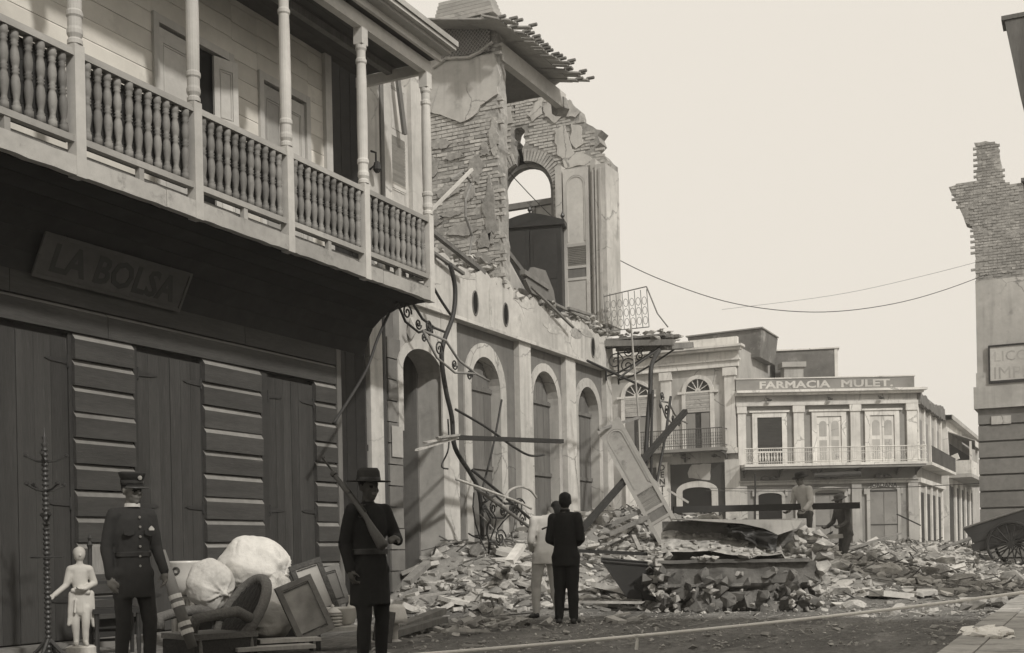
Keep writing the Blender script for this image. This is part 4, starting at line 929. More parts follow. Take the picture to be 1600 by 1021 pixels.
# ================================================================ RIGHT: RUSTICATED RUIN WITH BRICK STUMP
RY = 38.4
rr_ = tag(empty('rusticated_ruin', (-3.2, RY, 0)), 'tall broken corner building with rusticated base and bare brick top', 'building')
def qr(px, py): p = on_y(px, py, RY); return (p.x + 3.2, p.z)
zl0, zl1 = qr(1525, 640)[1], qr(1525, 606)[1]
m = MB(); m.box(.012, 9.0, .1, 6, -.3, zl0); rw = m.build('base_wall', 'stone_grey', rr_)
nb_ = 10; hb = (zl0 + .02) / nb_
for i in range(nb_):
    a = .0
    while a < 6:
        l_ = random.choice((1.5, 1.9, 2.3)); q = MB(); q.box(a, a + l_ - .012, .0 + random.uniform(-.012, .012), .098, i * hb + .02, (i + 1) * hb - .035); q.build('stone_block', 'stone_grey', rw); a += l_
zb = qr(1525, 445)[1]
m = MB(); m.box(-.10, 9, -.12, 6, zl0 + .002, zl1); m.box(-.03, 9, -.04, 6, zl1 + .001, zl1 + .42); m.build('ledge', 'stucco', rr_)
m = MB(); m.box(.0, 9, .0, 6, zl1 + .421, zb + .1); uw_ = m.build('plastered_wall', 'stucco', rr_)
ol = [qr(*p) for p in ((1525, 445), (1524, 400), (1523, 378), (1518, 352), (1508, 348), (1496, 318), (1482, 292), (1500, 287), (1526, 283), (1527, 258), (1523, 223), (1540, 221), (1558, 224), (1563, 250), (1567, 284), (1578, 288))]
ol = rough_edge(ol, .14, .04, 6.6)
zt = ol[-1][1]
m = MB(); m.prism([(ol[0][0], zb + .1)] + ol[1:] + [(1.35, zt), (1.42, zt - 1.0), (1.7, zt - 1.75), (2.4, zt - 1.9), (2.4, zb + .1)], .02, .6); m.box(2.4, 9, .02, .6, zb + .1, zt - .2); br_ = m.build('brick_top', 'mortar', rr_)
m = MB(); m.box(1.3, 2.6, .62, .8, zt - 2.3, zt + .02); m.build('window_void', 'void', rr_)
m = MB(); m.box(1.3, 4.6, -.05, .6, zt + .022, zt + .12); m.build('lintel', 'stone_grey', rr_)
cp = MB(); z = zb + .12; row = 0
while z < max(p[1] for p in ol):
    for i in range(-3, 14):
        x = i * .25 + (.125 if row % 2 else 0)
        if inside((x + .02, z), ol + [(1.35, zt), (1.42, zt - 1.0), (1.7, zt - 1.75), (2.4, zt - 1.9), (2.4, zb + .1)]) and random.random() > .12 and not (x < .0 and z > zt - 1.6 and z < zt - .5 and random.random() < .8): y = random.uniform(.018, .036); cp.box(x - .118, x + .118, -.02 + y, .1, z - .032, z + .032)
    z += .083; row += 1
stuff(cp.build('brick_courses', 'brick', br_))
a, b = qr(1544, 541), qr(1544, 599)
sgn_ = tag(empty('framed_sign', (-3.2 + a[0], RY - .03, b[1])), 'pale framed sign board with worn lettering on the plastered corner', 'sign')
h_ = a[1] - b[1]
m = MB(); m.box(.05, 2.4, -.03, -.01, .05, h_ - .05); m.build('board', 'white_paint', sgn_)
m = MB(); m.box(0, 2.45, -.06, -.005, -.03, .048); m.box(0, 2.45, -.06, -.005, h_ - .048, h_); m.box(0, .048, -.058, -.005, .049, h_ - .049); m.build('frame', 'dark_trim', sgn_)
text('lettering', 'LICOR', .42, 'stucco', sgn_, Matrix.Translation((.14, -.032, h_ - .48)) @ UPR, .002)
text('lettering', 'IMPRE', .50, 'stucco', sgn_, Matrix.Translation((.12, -.032, .1)) @ UPR, .002)
a, b = qr(1549, 651), qr(1580, 662)
m = MB(); m.box(a[0], b[0], -.03, -.005, b[1], a[1]); tag(m.build('street_plaque', 'stucco', None, loc=(-3.2, RY, 0)), 'small pale street plaque on the rusticated stone base', 'plaque')
# house on this side of the street, at the photographer's back: it shades the near road
nh = tag(empty('roadside_house', (2.2, 0, 0)), 'tall plastered house beside the photographer on the right pavement', 'house')
m = MB(); m.box(0, 7, -9, 10.2, 0, 9.0); m.build('wall', 'stucco', nh)
m = MB(); m.box(-.35, 7, -9.2, 10.3, 9.001, 9.2); m.build('cornice', 'stucco_white', nh)
for y in (-6, -2.6, .8, 4.2, 7.4):
    for z0, z1 in ((.1, 3.2), (4.8, 7.2)):
        m = MB(); m.box(-.03, .02, y, y + 1.3, z0, z1); d_ = m.build('shutter_door', 'dark_door', nh)
        m = MB(); m.box(-.05, .015, y - .15, y - .005, z0, z1); m.box(-.05, .015, y + 1.305, y + 1.45, z0, z1); m.box(-.05, .015, y - .15, y + 1.45, z1 + .002, z1 + .2); m.build('door_frame', 'stucco_white', nh)
# near right-hand house: only the tip of its eaves reaches into view
rh = tag(empty('eaves_house', (0.3, 19.0, 0)), 'brown house eave jutting in at the top right corner', 'house')
m = MB(); m.box(0, 5, 1.2, 2.75, 0, 9.2); m.build('wall', 'stucco', rh)  # unseen wall, kept narrow so it throws less shadow over the rubble
m = MB(); m.prism([(-1.55, 9.42), (0, 9.42), (0, 7.4), (-1.2, 7.5), (-1.36, 8.3), (-1.46, 8.9)], 2.3, 2.74); m.build('eave_bracket', 'old_wood', rh)
m = MB(); m.box(-1.60, .2, 2.28, 2.76, 9.43, 9.50); m.build('eave', 'old_wood', rh)

# ================================================================ FIGURES
import numpy as np
class Body:
    """limbs, trunk and head as overlapping solids, fused into one skin by voxel remeshing"""
    def __init__(s): s.m = MB(); s.pr = []
    def cap(s, a, b, ra, rb, t, n=12):
        a, b = Vector(a), Vector(b); d = (b - a); L = d.length
        d = d / L if L > 1e-6 else Vector((0, 0, 1))
        pts = []; rs = []
        for k in (85, 60, 30): q = math.radians(k); pts.append(a - d * ra * math.sin(q)); rs.append(ra * math.cos(q))
        pts += [a, b]; rs += [ra, rb]
        for k in (30, 60, 85): q = math.radians(k); pts.append(b + d * rb * math.sin(q)); rs.append(rb * math.cos(q))
        s.m.tube(pts, rs, n); s.pr.append(('c', a, b, ra, rb, t))
    def ell(s, c, r, t, rz=0.0, rx=0.0, n=14):
        c = Vector(c); R = Matrix.Rotation(rz, 3, 'Z') @ Matrix.Rotation(rx, 3, 'X'); vs = []; k = 9
        for i in range(k):
            a = -PI / 2 + .12 + (PI - .24) * i / (k - 1)
            for j in range(n): q = 2 * PI * j / n; vs.append(c + R @ Vector((r[0] * math.cos(a) * math.cos(q), r[1] * math.cos(a) * math.sin(q), r[2] * math.sin(a))))
        s.m.add(vs, [(i * n + j, i * n + (j + 1) % n, (i + 1) * n + (j + 1) % n, (i + 1) * n + j) for i in range(k - 1) for j in range(n)] + [tuple(range(n - 1, -1, -1)), tuple(range((k - 1) * n, k * n))])
        s.pr.append(('e', c, R.transposed(), Vector(r), t))
    def loft(s, rings, t, n=20):
        vs = []
        for z, cx, cy, rx, ry in rings:
            for j in range(n): q = 2 * PI * j / n; vs.append(Vector((cx + rx * math.cos(q), cy + ry * math.sin(q), z)))
        k = len(rings); s.m.add(vs, [(i * n + j, i * n + (j + 1) % n, (i + 1) * n + (j + 1) % n, (i + 1) * n + j) for i in range(k - 1) for j in range(n)] + [tuple(range(n - 1, -1, -1)), tuple(range((k - 1) * n, k * n))])
        s.pr.append(('l', rings, t))
    def tags(s, P):
        """which solid each face belongs to"""
        best = np.full(len(P), 9e9); who = np.zeros(len(P), int); names = []
        for q in s.pr:
            if q[0] == 'c':
                _, a, b, ra, rb, t = q; a, b = np.array(a), np.array(b); d = b - a; L = max(d @ d, 1e-12); u = np.clip((P - a) @ d / L, 0, 1); v = np.linalg.norm(P - (a + u[:, None] * d), axis=1) - (ra + (rb - ra) * u)
            elif q[0] == 'e':
                _, c, R, r, t = q; w_ = (P - np.array(c)) @ np.array(R).T; v = (np.linalg.norm(w_ / np.array(r), axis=1) - 1) * min(r)
            else:
                _, rg, t = q; G = np.array(sorted(rg)); zz = np.clip(P[:, 2], G[0, 0], G[-1, 0]); e = [np.interp(zz, G[:, 0], G[:, k]) for k in range(1, 5)]
                v = (np.sqrt(((P[:, 0] - e[0]) / e[2]) ** 2 + ((P[:, 1] - e[1]) / e[3]) ** 2) - 1) * np.minimum(e[2], e[3]) + np.abs(P[:, 2] - zz)
            if t not in names: names.append(t)
            k = v < best; best[k] = v[k]; who[k] = names.index(t)
        return names, who
    def skin(s, name, mats, parent, voxel=.012, smooth=3, recolor=None, wrinkle=0.0):
        me = bpy.data.meshes.new('tmp'); me.from_pydata(s.m.v, [], s.m.f); me.update()
        o = bpy.data.objects.new('tmp', me); COL.objects.link(o)
        r = o.modifiers.new('r', 'REMESH'); r.mode = 'VOXEL'; r.voxel_size = voxel; r.use_smooth_shade = True
        k = o.modifiers.new('s', 'SMOOTH'); k.factor = .5; k.iterations = smooth
        dg = bpy.context.evaluated_depsgraph_get(); out = bpy.data.meshes.new_from_object(o.evaluated_get(dg)); out.name = name
        bpy.data.objects.remove(o)
        names = list(mats); out.materials.clear()
        for m_ in names: out.materials.append(MATS[mats[m_]])
        n = len(out.polygons); P = np.empty(n * 3); out.polygons.foreach_get('center', P); nm, who = s.tags(P.reshape(-1, 3))
        lut = np.array([names.index(x) for x in nm]); out.polygons.foreach_set('material_index', lut[who].astype(np.int32))
        if wrinkle:
            k = len(out.vertices); C = np.empty(k * 3); N = np.empty(k * 3); out.vertices.foreach_get('co', C); out.vertices.foreach_get('normal', N); C = C.reshape(-1, 3); N = N.reshape(-1, 3)
            q = np.array([noise.noise(Vector((c[0] * 11, c[1] * 11, c[2] * 7))) + .6 * noise.noise(Vector((c[0] * 5, c[1] * 5, c[2] * 17 + 4))) if c[2] < 1.46 else 0.0 for c in C]); out.vertices.foreach_set('co', (C + N * (q * wrinkle)[:, None]).ravel())
        out.polygons.foreach_set('use_smooth', [True] * len(out.polygons)); out.update()
        b = bpy.data.objects.new(name, out); COL.objects.link(b); b.parent = parent
        return b

def hand(B, w_, d, pal, t, grip=0.35, s_=1.0):
    """palm, four unequal bent fingers and a thumb; d points from wrist to fingers, pal is the palm's facing"""
    w_, d, pal = Vector(w_), Vector(d).normalized(), Vector(pal); pal = (pal - d * pal.dot(d)).normalized(); sd = d.cross(pal)
    B.cap(w_, w_ + d * .075 * s_, .026 * s_, .03 * s_, t, 8); B.cap(w_ + d * .05 * s_ + sd * .02, w_ + d * .05 * s_ - sd * .02, .024 * s_, .024 * s_, t, 8)
    for i, L in enumerate((.068, .078, .073, .058)):
        b0 = w_ + d * .085 * s_ + sd * (.03 - .02 * i) * s_; a1 = grip; d1 = d * math.cos(a1) + pal * math.sin(a1); d2 = d * math.cos(a1 * 2.3) + pal * math.sin(a1 * 2.3)
        k = b0 + d1 * L * .55 * s_; B.cap(b0, k, .0095 * s_, .009 * s_, t, 7); B.cap(k, k + d2 * L * .5 * s_, .009 * s_, .0075 * s_, t, 7)
    b0 = w_ + d * .03 * s_ + sd * .028 * s_; k = b0 + (d * .6 + sd * .6 + pal * .35) * .05 * s_; B.cap(b0, k, .012, .011, t, 7); B.cap(k, k + (d * .8 + pal * (.3 + grip * .6)) * .04 * s_, .011, .009, t, 7)

def head(B, c, yaw=0.0, pit=0.0, hair='short', s_=1.0):
    """skull, jaw, nose, lips, brow, ears, on top of a neck; faces -y before yaw"""
    c = Vector(c); R = Matrix.Rotation(yaw, 3, 'Z') @ Matrix.Rotation(pit, 3, 'X'); P = lambda x, y, z: c + R @ Vector((x, y, z)) * s_
    B.ell(P(0, .012, .03), (.076 * s_, .094 * s_, .09 * s_), 'skin', yaw); B.ell(P(0, -.018, -.045), (.058 * s_, .066 * s_, .068 * s_), 'skin', yaw)
    B.cap(P(0, -.05, -.095), P(0, -.055, -.09), .026, .026, 'skin', 8); B.cap(P(0, -.085, .012), P(0, -.104, -.022), .010, .016, 'skin', 8)
    B.cap(P(-.04, -.073, .03), P(.04, -.073, .03), .012, .012, 'skin', 8); B.cap(P(-.02, -.083, -.058), P(.02, -.083, -.058), .008, .008, 'lip', 7)
    for sg_ in (-1, 1):
        B.ell(P(.078 * sg_, .015, -.005), (.010, .022, .034), 'skin', yaw); B.ell(P(.032 * sg_, -.076, .006), (.014, .010, .008), 'eye', yaw); B.cap(P(.042 * sg_, -.06, -.03), P(.04 * sg_, -.055, -.035), .02, .02, 'skin', 7)
    if hair:
        B.ell(P(0, .024, .045), (.083 * s_, .094 * s_, .085 * s_), 'hair', yaw)
        if hair == 'full': B.ell(P(0, .045, .0), (.082 * s_, .075 * s_, .085 * s_), 'hair', yaw); B.ell(P(0, .005, .065), (.083 * s_, .09 * s_, .062 * s_), 'hair', yaw); B.ell(P(0, .05, .05), (.075 * s_, .07 * s_, .07 * s_), 'hair', yaw)
    return P

def man(B, J, top='coat', leg='leg', coat_len=.78, flare=1.0, girth=1.0, sleeve_r=1.0, wide=1.0):
    """dressed figure; J gives joints (metres, standing on z=0, facing -y)"""
    pe, ch = Vector(J['pelvis']), Vector(J['chest'])
    lean = lambda z: (pe + (ch - pe) * ((z - pe.z) / (ch.z - pe.z)))
    rg = []
    for z, rx, ry in ((coat_len, .180 * flare, .140 * flare), (.86, .178 * (flare + 1) / 2, .135), (.95, .172, .128), (1.05, .158, .116), (1.15, .160, .112), (1.28, .178, .118), (1.38, .180, .112), (1.44, .150, .092), (1.48, .09, .07)):
        if z < coat_len: continue
        c = lean(z); rg.append((z, c.x, c.y, rx * girth, ry * girth))
    B.loft(rg, top)
    n = Vector(J['neck']); B.cap(n - Vector((0, -.01, .05)), n + Vector((0, 0, .07)), .058, .052, 'skin')
    for sd in 'lr':
        sh, el, wr = (Vector(J[k + sd]) for k in ('sh_', 'el_', 'wr_'))
        B.cap(sh, el, .064 * sleeve_r, .052 * sleeve_r, top); B.cap(el, wr, .052 * sleeve_r, .040 * sleeve_r, top); B.cap(sh, n + Vector((0, .0, -.05)), .062, .05, top)
        hp, kn, an, to = (Vector(J[k + sd]) for k in ('hip_', 'kn_', 'an_', 'toe_'))
        B.cap(hp, kn, .092 * wide, .068 * wide, leg); B.cap(kn, an + Vector((0, 0, .03)), .066 * wide, .052 * wide, leg)
        B.cap(an + Vector((0, .03, -.035)), to, .042, .036, 'shoe', 10); B.cap(an, an + Vector((0, 0, .06)), .045, .045, 'shoe', 10)
    B.cap(Vector(J['hip_l']), Vector(J['hip_r']), .10, .10, leg)

def std():
    return dict(pelvis=(0, 0, .95), chest=(0, 0, 1.32), neck=(0, .0, 1.50), sh_l=(.19, 0, 1.42), sh_r=(-.19, 0, 1.42), el_l=(.25, .03, 1.13), el_r=(-.25, .03, 1.13), wr_l=(.25, -.04, .88), wr_r=(-.25, -.04, .88), hip_l=(.095, 0, .90), hip_r=(-.095, 0, .90), kn_l=(.11, -.02, .49), kn_r=(-.11, -.02, .49), an_l=(.12, .02, .09), an_r=(-.12, .02, .09), toe_l=(.14, -.13, .04), toe_r=(-.14, -.13, .04))

# ---- policeman in kepi
p = gnd(207, 10.2)
A = tag(empty('person', p, face_cam(p, .5)), 'person in dark buttoned uniform and kepi standing before the siding', 'person')
A.scale = (.955,) * 3
B = Body(); J = std(); J.update(sh_l=(.17, 0, 1.42), sh_r=(-.17, .0, 1.42), el_l=(.225, -.01, 1.14), wr_l=(.235, -.12, .93), el_r=(-.22, .05, 1.14), wr_r=(-.215, .0, .89), an_l=(.13, -.03, .09), toe_l=(.17, -.17, .04), kn_l=(.12, -.06, .49))
man(B, J, coat_len=.70, flare=1.06, girth=.97, sleeve_r=1.05)
for s_, k in ((1, 'wr_l'), (-1, 'wr_r')): hand(B, J[k], (0, -.15, -1), (-s_, 0, 0), 'skin', .4)
head(B, (0, -.02, 1.63), .10)
B.skin('body', dict(skin='skin_dark', coat='navy', leg='navy_leg', shoe='leather', hair='hair', lip='skin_dark', eye='hair'), A, .0115, wrinkle=.004)
m = MB(); T = Matrix.Translation((0, -.01, 1.69)) @ Matrix.Rotation(.10, 4, 'Z') @ Matrix.Rotation(.06, 4, 'X')
m.lathe([(.088, -.01), (.093, .0), (.093, .05), (.098, .055), (.112, .095), (.112, .104), (.09, .112), (.01, .114)], (0, 0, 0), 24, T, 1.14); ke = m.build('kepi', 'navy_leg', A, True)
m = MB(); m.lathe([(.0945, .012), (.0965, .014), (.0965, .034), (.0945, .036)], (0, 0, 0), 24, T, 1.14); m.build('band', 'leather', ke)
m = MB(); vs = []
for i in range(13):
    a = -PI / 2 + (i - 6) * .17
    for rr, zz in ((.092, .004), (.15, -.028)): vs.append(T @ Vector((rr * math.cos(a), rr * 1.1 * math.sin(a), zz)))
    for rr, zz in ((.15, -.034), (.092, -.003)): vs.append(T @ Vector((rr * math.cos(a), rr * 1.1 * math.sin(a), zz)))
m.add(vs, [(i * 4 + j, i * 4 + (j + 1) % 4, i * 4 + 4 + (j + 1) % 4, i * 4 + 4 + j) for i in range(12) for j in range(4)]); m.build('visor', 'leather', ke, True)
m = MB(); m.lathe([(.005, -.006), (.02, -.004), (.02, .004), (.005, .006)], T @ Vector((0, -.118, .06)), 8, Matrix.Rotation(PI / 2, 4, 'X')); m.build('cap_badge', 'brass', ke)
m = MB(); m.lathe([(.068, 0), (.066, .03), (.060, .032), (.058, .0)], (0, -.012, 1.492), 18, None, 1.05); m.build('collar', 'cloth_white', A)
for i in range(6): m = MB(); m.lathe([(.003, -.006), (.011, -.003), (.011, .003)], (0.005, -.126 - .006 * math.sin(i), 1.40 - i * .085), 8, Matrix.Rotation(PI / 2, 4, 'X')); m.build('button', 'brass', A)
m = MB(); m.prism([(.10, 1.30), (.125, 1.325), (.15, 1.30), (.143, 1.26), (.125, 1.245), (.107, 1.26)], -.118, -.104); m.build('badge', 'china', A)
for sg_ in (-1, 1): m = MB(); m.prism([(sg_ * .05, 1.285), (sg_ * .145, 1.285), (sg_ * .145, 1.25), (sg_ * .0975, 1.235), (sg_ * .05, 1.25)], -.128, -.108); m.build('pocket_flap', 'navy', A)
m = MB(); m.lathe([(.162, 0), (.166, .004), (.166, .04), (.162, .044)], (0, 0, 1.055), 28, None, .74); m.build('belt', 'leather', A)

# ---- soldier with campaign hat
p = gnd(577, 10.1)
A2 = tag(empty('person', p, face_cam(p, .62)), 'person in long black coat and brimmed hat shouldering a rifle', 'person')
A2.scale = (.95,) * 3
B = Body(); J = std(); J.update(sh_l=(.17, 0, 1.42), sh_r=(-.17, 0, 1.42), el_l=(.245, -.06, 1.18), wr_l=(.13, -.25, 1.155), el_r=(-.225, .05, 1.14), wr_r=(-.225, -.02, .92), kn_r=(-.10, -.05, .49), an_r=(-.12, -.04, .09), toe_r=(-.15, -.18, .04))
man(B, J, coat_len=.60, flare=1.08, girth=1.0, sleeve_r=1.1)
hand(B, J['wr_l'], (-.75, -.35, .25), (0, .3, -1), 'skin', .75); hand(B, J['wr_r'], (.1, -.2, -1), (1, 0, 0), 'skin', .5)
head(B, (0, -.02, 1.625), -.05)
B.skin('body', dict(skin='skin_shade', coat='black_coat', leg='black_coat', shoe='leather', hair='hair', lip='skin_dark', eye='hair'), A2, .0115, wrinkle=.005)
m = MB(); T = Matrix.Translation((0, -.008, 1.682)) @ Matrix.Rotation(.05, 4, 'X')
prof = [(.098, -.003), (.185, -.008), (.19, -.002), (.185, .004), (.103, .008), (.099, .04), (.094, .085), (.075, .115), (.03, .108), (.005, .10)]
m.lathe(prof, (0, 0, 0), 28, T, 1.1); ht = m.build('hat', 'felt', A2, True)
m = MB(); m.lathe([(.1035, .010), (.1045, .012), (.1025, .032), (.101, .034)], (0, 0, 0), 28, T, 1.1); m.build('hat_band', 'leather', ht)
m = MB(); m.lathe([(.178, 0), (.182, .004), (.182, .045), (.178, .05)], (0, 0, 1.04), 28, None, .74); m.build('belt', 'leather', A2)
# rifle over his shoulder: the photo gives its two ends
mz, bt = at(501, 718, 10.1), at(606, 850, 9.86)
RF = tag(empty('rifle', bt), 'long rifle carried slantwise across the black-coated soldier', 'rifle')
dv = (mz - bt).normalized(); Lr = (mz - bt).length
Q = Matrix.Identity(4); up_ = Vector((0, 0, 1)); sdv = dv.cross(up_).normalized(); uu = sdv.cross(dv)
for i in range(3): Q[i][0] = dv[i]; Q[i][1] = sdv[i]; Q[i][2] = uu[i]
def rp(x, y, z): return tuple(Q @ Vector((x, y, z)))
m = MB(); m.tube([rp(Lr * .35, 0, .02), rp(Lr * .6, 0, .02), rp(Lr * 1.0, 0, .02)], [.014, .012, .009], 8); br = m.build('barrel', 'gun_steel', RF, True)
m = MB(); m.tube([rp(Lr * .985, 0, .03), rp(Lr * .985, 0, .045)], .004, 5); m.build('front_sight', 'gun_steel', br)
m = MB(); m.tube([rp(0, 0, -.045), rp(.02, 0, -.045), rp(.18, 0, -.028), rp(.28, 0, -.008), rp(.36, 0, .0), rp(Lr * .55, 0, .004), rp(Lr * .8, 0, .008), rp(Lr * .84, 0, .012)], [.035, .05, .036, .022, .027, .024, .019, .015], 10); m.build('stock', 'gun_wood', RF, True)
m = MB(); m.tube([rp(.32, 0, -.02), rp(.335, 0, -.05), rp(.39, 0, -.052), rp(.41, 0, -.022)], .004, 5); m.build('trigger_guard', 'gun_steel', RF)
m = MB(); m.tube([rp(.40, 0, .03), rp(.40, .05, .03)], .006, 6); m.lathe([(.004, -.01), (.011, 0), (.004, .01)], rp(.40, .056, .03), 8); m.build('bolt_handle', 'gun_steel', RF)
for f_ in (.58, .8): m = MB(); m.tube([rp(Lr * f_, 0, .01), rp(Lr * f_ + .025, 0, .01)], .028, 10); m.build('barrel_band', 'gun_steel', RF)

# ---- man in the dark suit, seen from behind
p = gnd(884, 16.0)
A3 = tag(empty('person', p, face_cam(p, PI - .25)), 'bareheaded person in black suit seen from behind by the rubble', 'person')
B = Body(); J = std(); J.update(sh_l=(.165, .01, 1.41), sh_r=(-.165, .01, 1.42), wr_l=(.13, -.2, 1.05), el_l=(.215, .02, 1.13), wr_r=(-.12, -.2, 1.07), el_r=(-.215, .02, 1.13), hip_l=(.085, 0, .9), hip_r=(-.085, 0, .9), kn_l=(.088, .0, .49), kn_r=(-.085, .0, .49), an_l=(.095, .04, .09), an_r=(-.09, .0, .09), toe_l=(.13, -.11, .04), toe_r=(-.12, -.15, .04))
man(B, J, coat_len=.78, flare=1.02, girth=1.0, sleeve_r=1.08, wide=1.18)
for k, d_ in (('wr_l', (-1, -.3, .1)), ('wr_r', (1, -.3, .1))): hand(B, J[k], d_, (0, 1, 0), 'skin', .5)
head(B, (0, -.015, 1.625), .2, hair='full')
B.skin('body', dict(skin='skin_dark', coat='suit', leg='suit', shoe='leather', hair='hair', lip='skin_dark', eye='hair'), A3, .012, wrinkle=.006)
m = MB(); m.lathe([(.066, 0), (.064, .035), (.058, .036), (.058, 0)], (0, .0, 1.488), 16); m.build('collar', 'suit', A3)
m = MB(); m.tube([(.22, .0, 1.30), (.27, .03, 1.285), (.315, .005, 1.27)], .012, 6); m.build('sleeve_mark', 'stone_grey', A3)

# ---- man in white beside him, head hidden
p = gnd(852, 16.9)
A4 = tag(empty('person', p, face_cam(p, PI + .35)), 'person in white suit half hidden behind the black-suited one', 'person')
B = Body(); J = std(); J['neck'] = (-.11, -.04, 1.47); J['chest'] = (-.05, -.02, 1.32); J.update(sh_l=(.165, 0, 1.41), sh_r=(-.18, -.02, 1.40)); J['el_l'] = (.22, .03, 1.12); J['wr_l'] = (.14, -.18, 1.0); J['wr_r'] = (-.17, -.18, .97); J['el_r'] = (-.23, .06, 1.12); J['an_r'] = (-.14, .1, .09); J['kn_r'] = (-.13, .0, .49); J['toe_r'] = (-.17, -.05, .04); J['an_l'] = (.13, -.05, .12); J['kn_l'] = (.12, -.08, .5); J['toe_l'] = (.16, -.2, .07)
man(B, J, coat_len=.80, flare=1.02, girth=1.0, wide=1.08)
for k, d_ in (('wr_l', (-.6, -.6, -.1)), ('wr_r', (.6, -.6, -.1))): hand(B, J[k], d_, (0, 1, 0), 'skin', .5)
head(B, (-.21, -.08, 1.55), -.5, .15, hair='full')
B.skin('body', dict(skin='skin_dark', coat='white_suit', leg='shirt', shoe='leather', hair='hair', lip='skin_dark', eye='hair'), A4, .012, wrinkle=.008)

# ---- two men carrying a beam across the heap
p1 = gnd(1259, 25.0); p1.z = hgt(p1.x, p1.y) - .03
A5 = tag(empty('person', (p1.x, p1.y, .72), face_cam(p1, -.75)), 'person in pale shirt and hat carrying the dark beam over rubble', 'person')
B = Body(); J = std(); J['pelvis'] = (0, .02, .95); J['chest'] = (0, -.05, 1.31); J['neck'] = (0, -.10, 1.49); J['sh_l'] = (.19, -.07, 1.41); J['sh_r'] = (-.19, -.07, 1.41); J['el_l'] = (.26, -.1, 1.13); J['wr_l'] = (.24, -.26, .99); J['el_r'] = (-.27, -.06, 1.12); J['wr_r'] = (-.26, -.22, .97)
man(B, J, coat_len=.92, girth=1.02, sleeve_r=1.12)
for s_, k in ((1, 'wr_l'), (-1, 'wr_r')): hand(B, J[k], (0, -.8, -.4), (0, -.3, 1), 'skin', .6)
head(B, (0, -.14, 1.615), -.1, .25)
B.skin('body', dict(skin='skin_dark', coat='shirt', leg='grey_trousers', shoe='leather', hair='hair', lip='skin_dark', eye='hair'), A5, .014, wrinkle=.008)
m = MB(); T = Matrix.Translation((0, -.125, 1.672)) @ Matrix.Rotation(.28, 4, 'X'); m.lathe([(.095, -.003), (.16, -.012), (.165, -.004), (.16, .004), (.1, .008), (.095, .05), (.085, .09), (.05, .10), (.005, .095)], (0, 0, 0), 24, T, 1.1); m.build('hat', 'felt', A5, True)
p2 = gnd(1322, 25.5)
A6 = tag(empty('person', (p2.x, p2.y, .30), face_cam(p2, -.9)), 'person in grey clothes at the far end of the carried beam', 'person')
B = Body(); J = std(); J['chest'] = (0, -.06, 1.30); J['neck'] = (0, -.13, 1.47); J['sh_l'] = (.19, -.08, 1.40); J['sh_r'] = (-.19, -.08, 1.40); J['el_l'] = (.25, -.14, 1.16); J['wr_l'] = (.22, -.32, 1.06); J['el_r'] = (-.25, -.12, 1.16); J['wr_r'] = (-.22, -.3, 1.06); J['kn_l'] = (.12, -.14, .52); J['an_r'] = (-.12, .16, .1); J['toe_r'] = (-.14, .02, .04)
man(B, J, coat_len=.86)
for s_, k in ((1, 'wr_l'), (-1, 'wr_r')): hand(B, J[k], (0, -.8, -.3), (0, -.3, 1), 'skin', .6)
head(B, (0, -.17, 1.59), .3, .3)
B.skin('body', dict(skin='skin_dark', coat='mid_cloth', leg='grey_trousers', shoe='leather', hair='hair', lip='skin_dark', eye='hair'), A6, .014, wrinkle=.008)
m = MB(); T = Matrix.Translation((0, -.155, 1.645)) @ Matrix.Rotation(.3, 4, 'X'); m.lathe([(.095, -.003), (.15, -.01), (.155, -.004), (.15, .004), (.1, .008), (.095, .05), (.08, .09), (.005, .095)], (0, 0, 0), 22, T, 1.1); m.build('hat', 'mid_cloth', A6, True)
a, b = at(1052, 797, 24.7), at(1342, 790, 25.15)
m = MB(); m.beam((0, 0, 0), b - a, .13, .13); tag(m.build('carried_beam', 'dark_trim', None, loc=a), 'long dark beam carried level by two people over the rubble', 'beam')

# ================================================================ SALVAGED FURNITURE IN THE FOREGROUND
# hall tree
p = gnd(73, 11.6)
H = tag(empty('coat_stand', p), 'tall dark bobbin-turned coat stand with branching pegs at far left', 'coat stand')
prof = [(.05, 0), (.05, .05)]; z = .05
while z < 2.05: prof += [(.022, z), (.034, z + .012), (.034, z + .026), (.022, z + .038)]; z += .047
prof += [(.02, 2.07), (.035, 2.1), (.015, 2.13), (.028, 2.16), (.006, 2.2), (.004, 2.26)]
m = MB(); m.lathe(prof, (0, 0, 0), 10); m.build('pole', 'dark_wood', H, True)
for z, n_, L in ((1.93, 3, .21), (1.65, 4, .20), (1.36, 2, .17)):
    for i in range(n_):
        a = face_cam(p) + i * 2 * PI / n_ + z * 1.3; d_ = Vector((math.cos(a), math.sin(a), 0))
        m = MB(); m.tube([Vector((0, 0, z)), d_ * L * .5 + Vector((0, 0, z + .015)), d_ * L + Vector((0, 0, z + .06))], [.014, .011, .010], 6); m.lathe([(.006, -.02), (.022, -.01), (.022, .01), (.006, .02)], d_ * L + Vector((0, 0, z + .07)), 8); m.build('peg', 'dark_wood', H)
m = MB(); m.tube([(.14 * math.cos(a * PI / 8), .14 * math.sin(a * PI / 8), 1.02) for a in range(16)], .009, 5, True); m.tube([(-.14, 0, 1.02), (.14, 0, 1.02)], .007, 5); m.build('umbrella_ring', 'iron', H)
for i in range(4): a = i * PI / 2 + .4; m = MB(); m.tube([(0, 0, .25), (.12 * math.cos(a), .12 * math.sin(a), .12), (.24 * math.cos(a), .24 * math.sin(a), .02)], [.02, .02, .024], 7); m.build('foot', 'dark_wood', H)
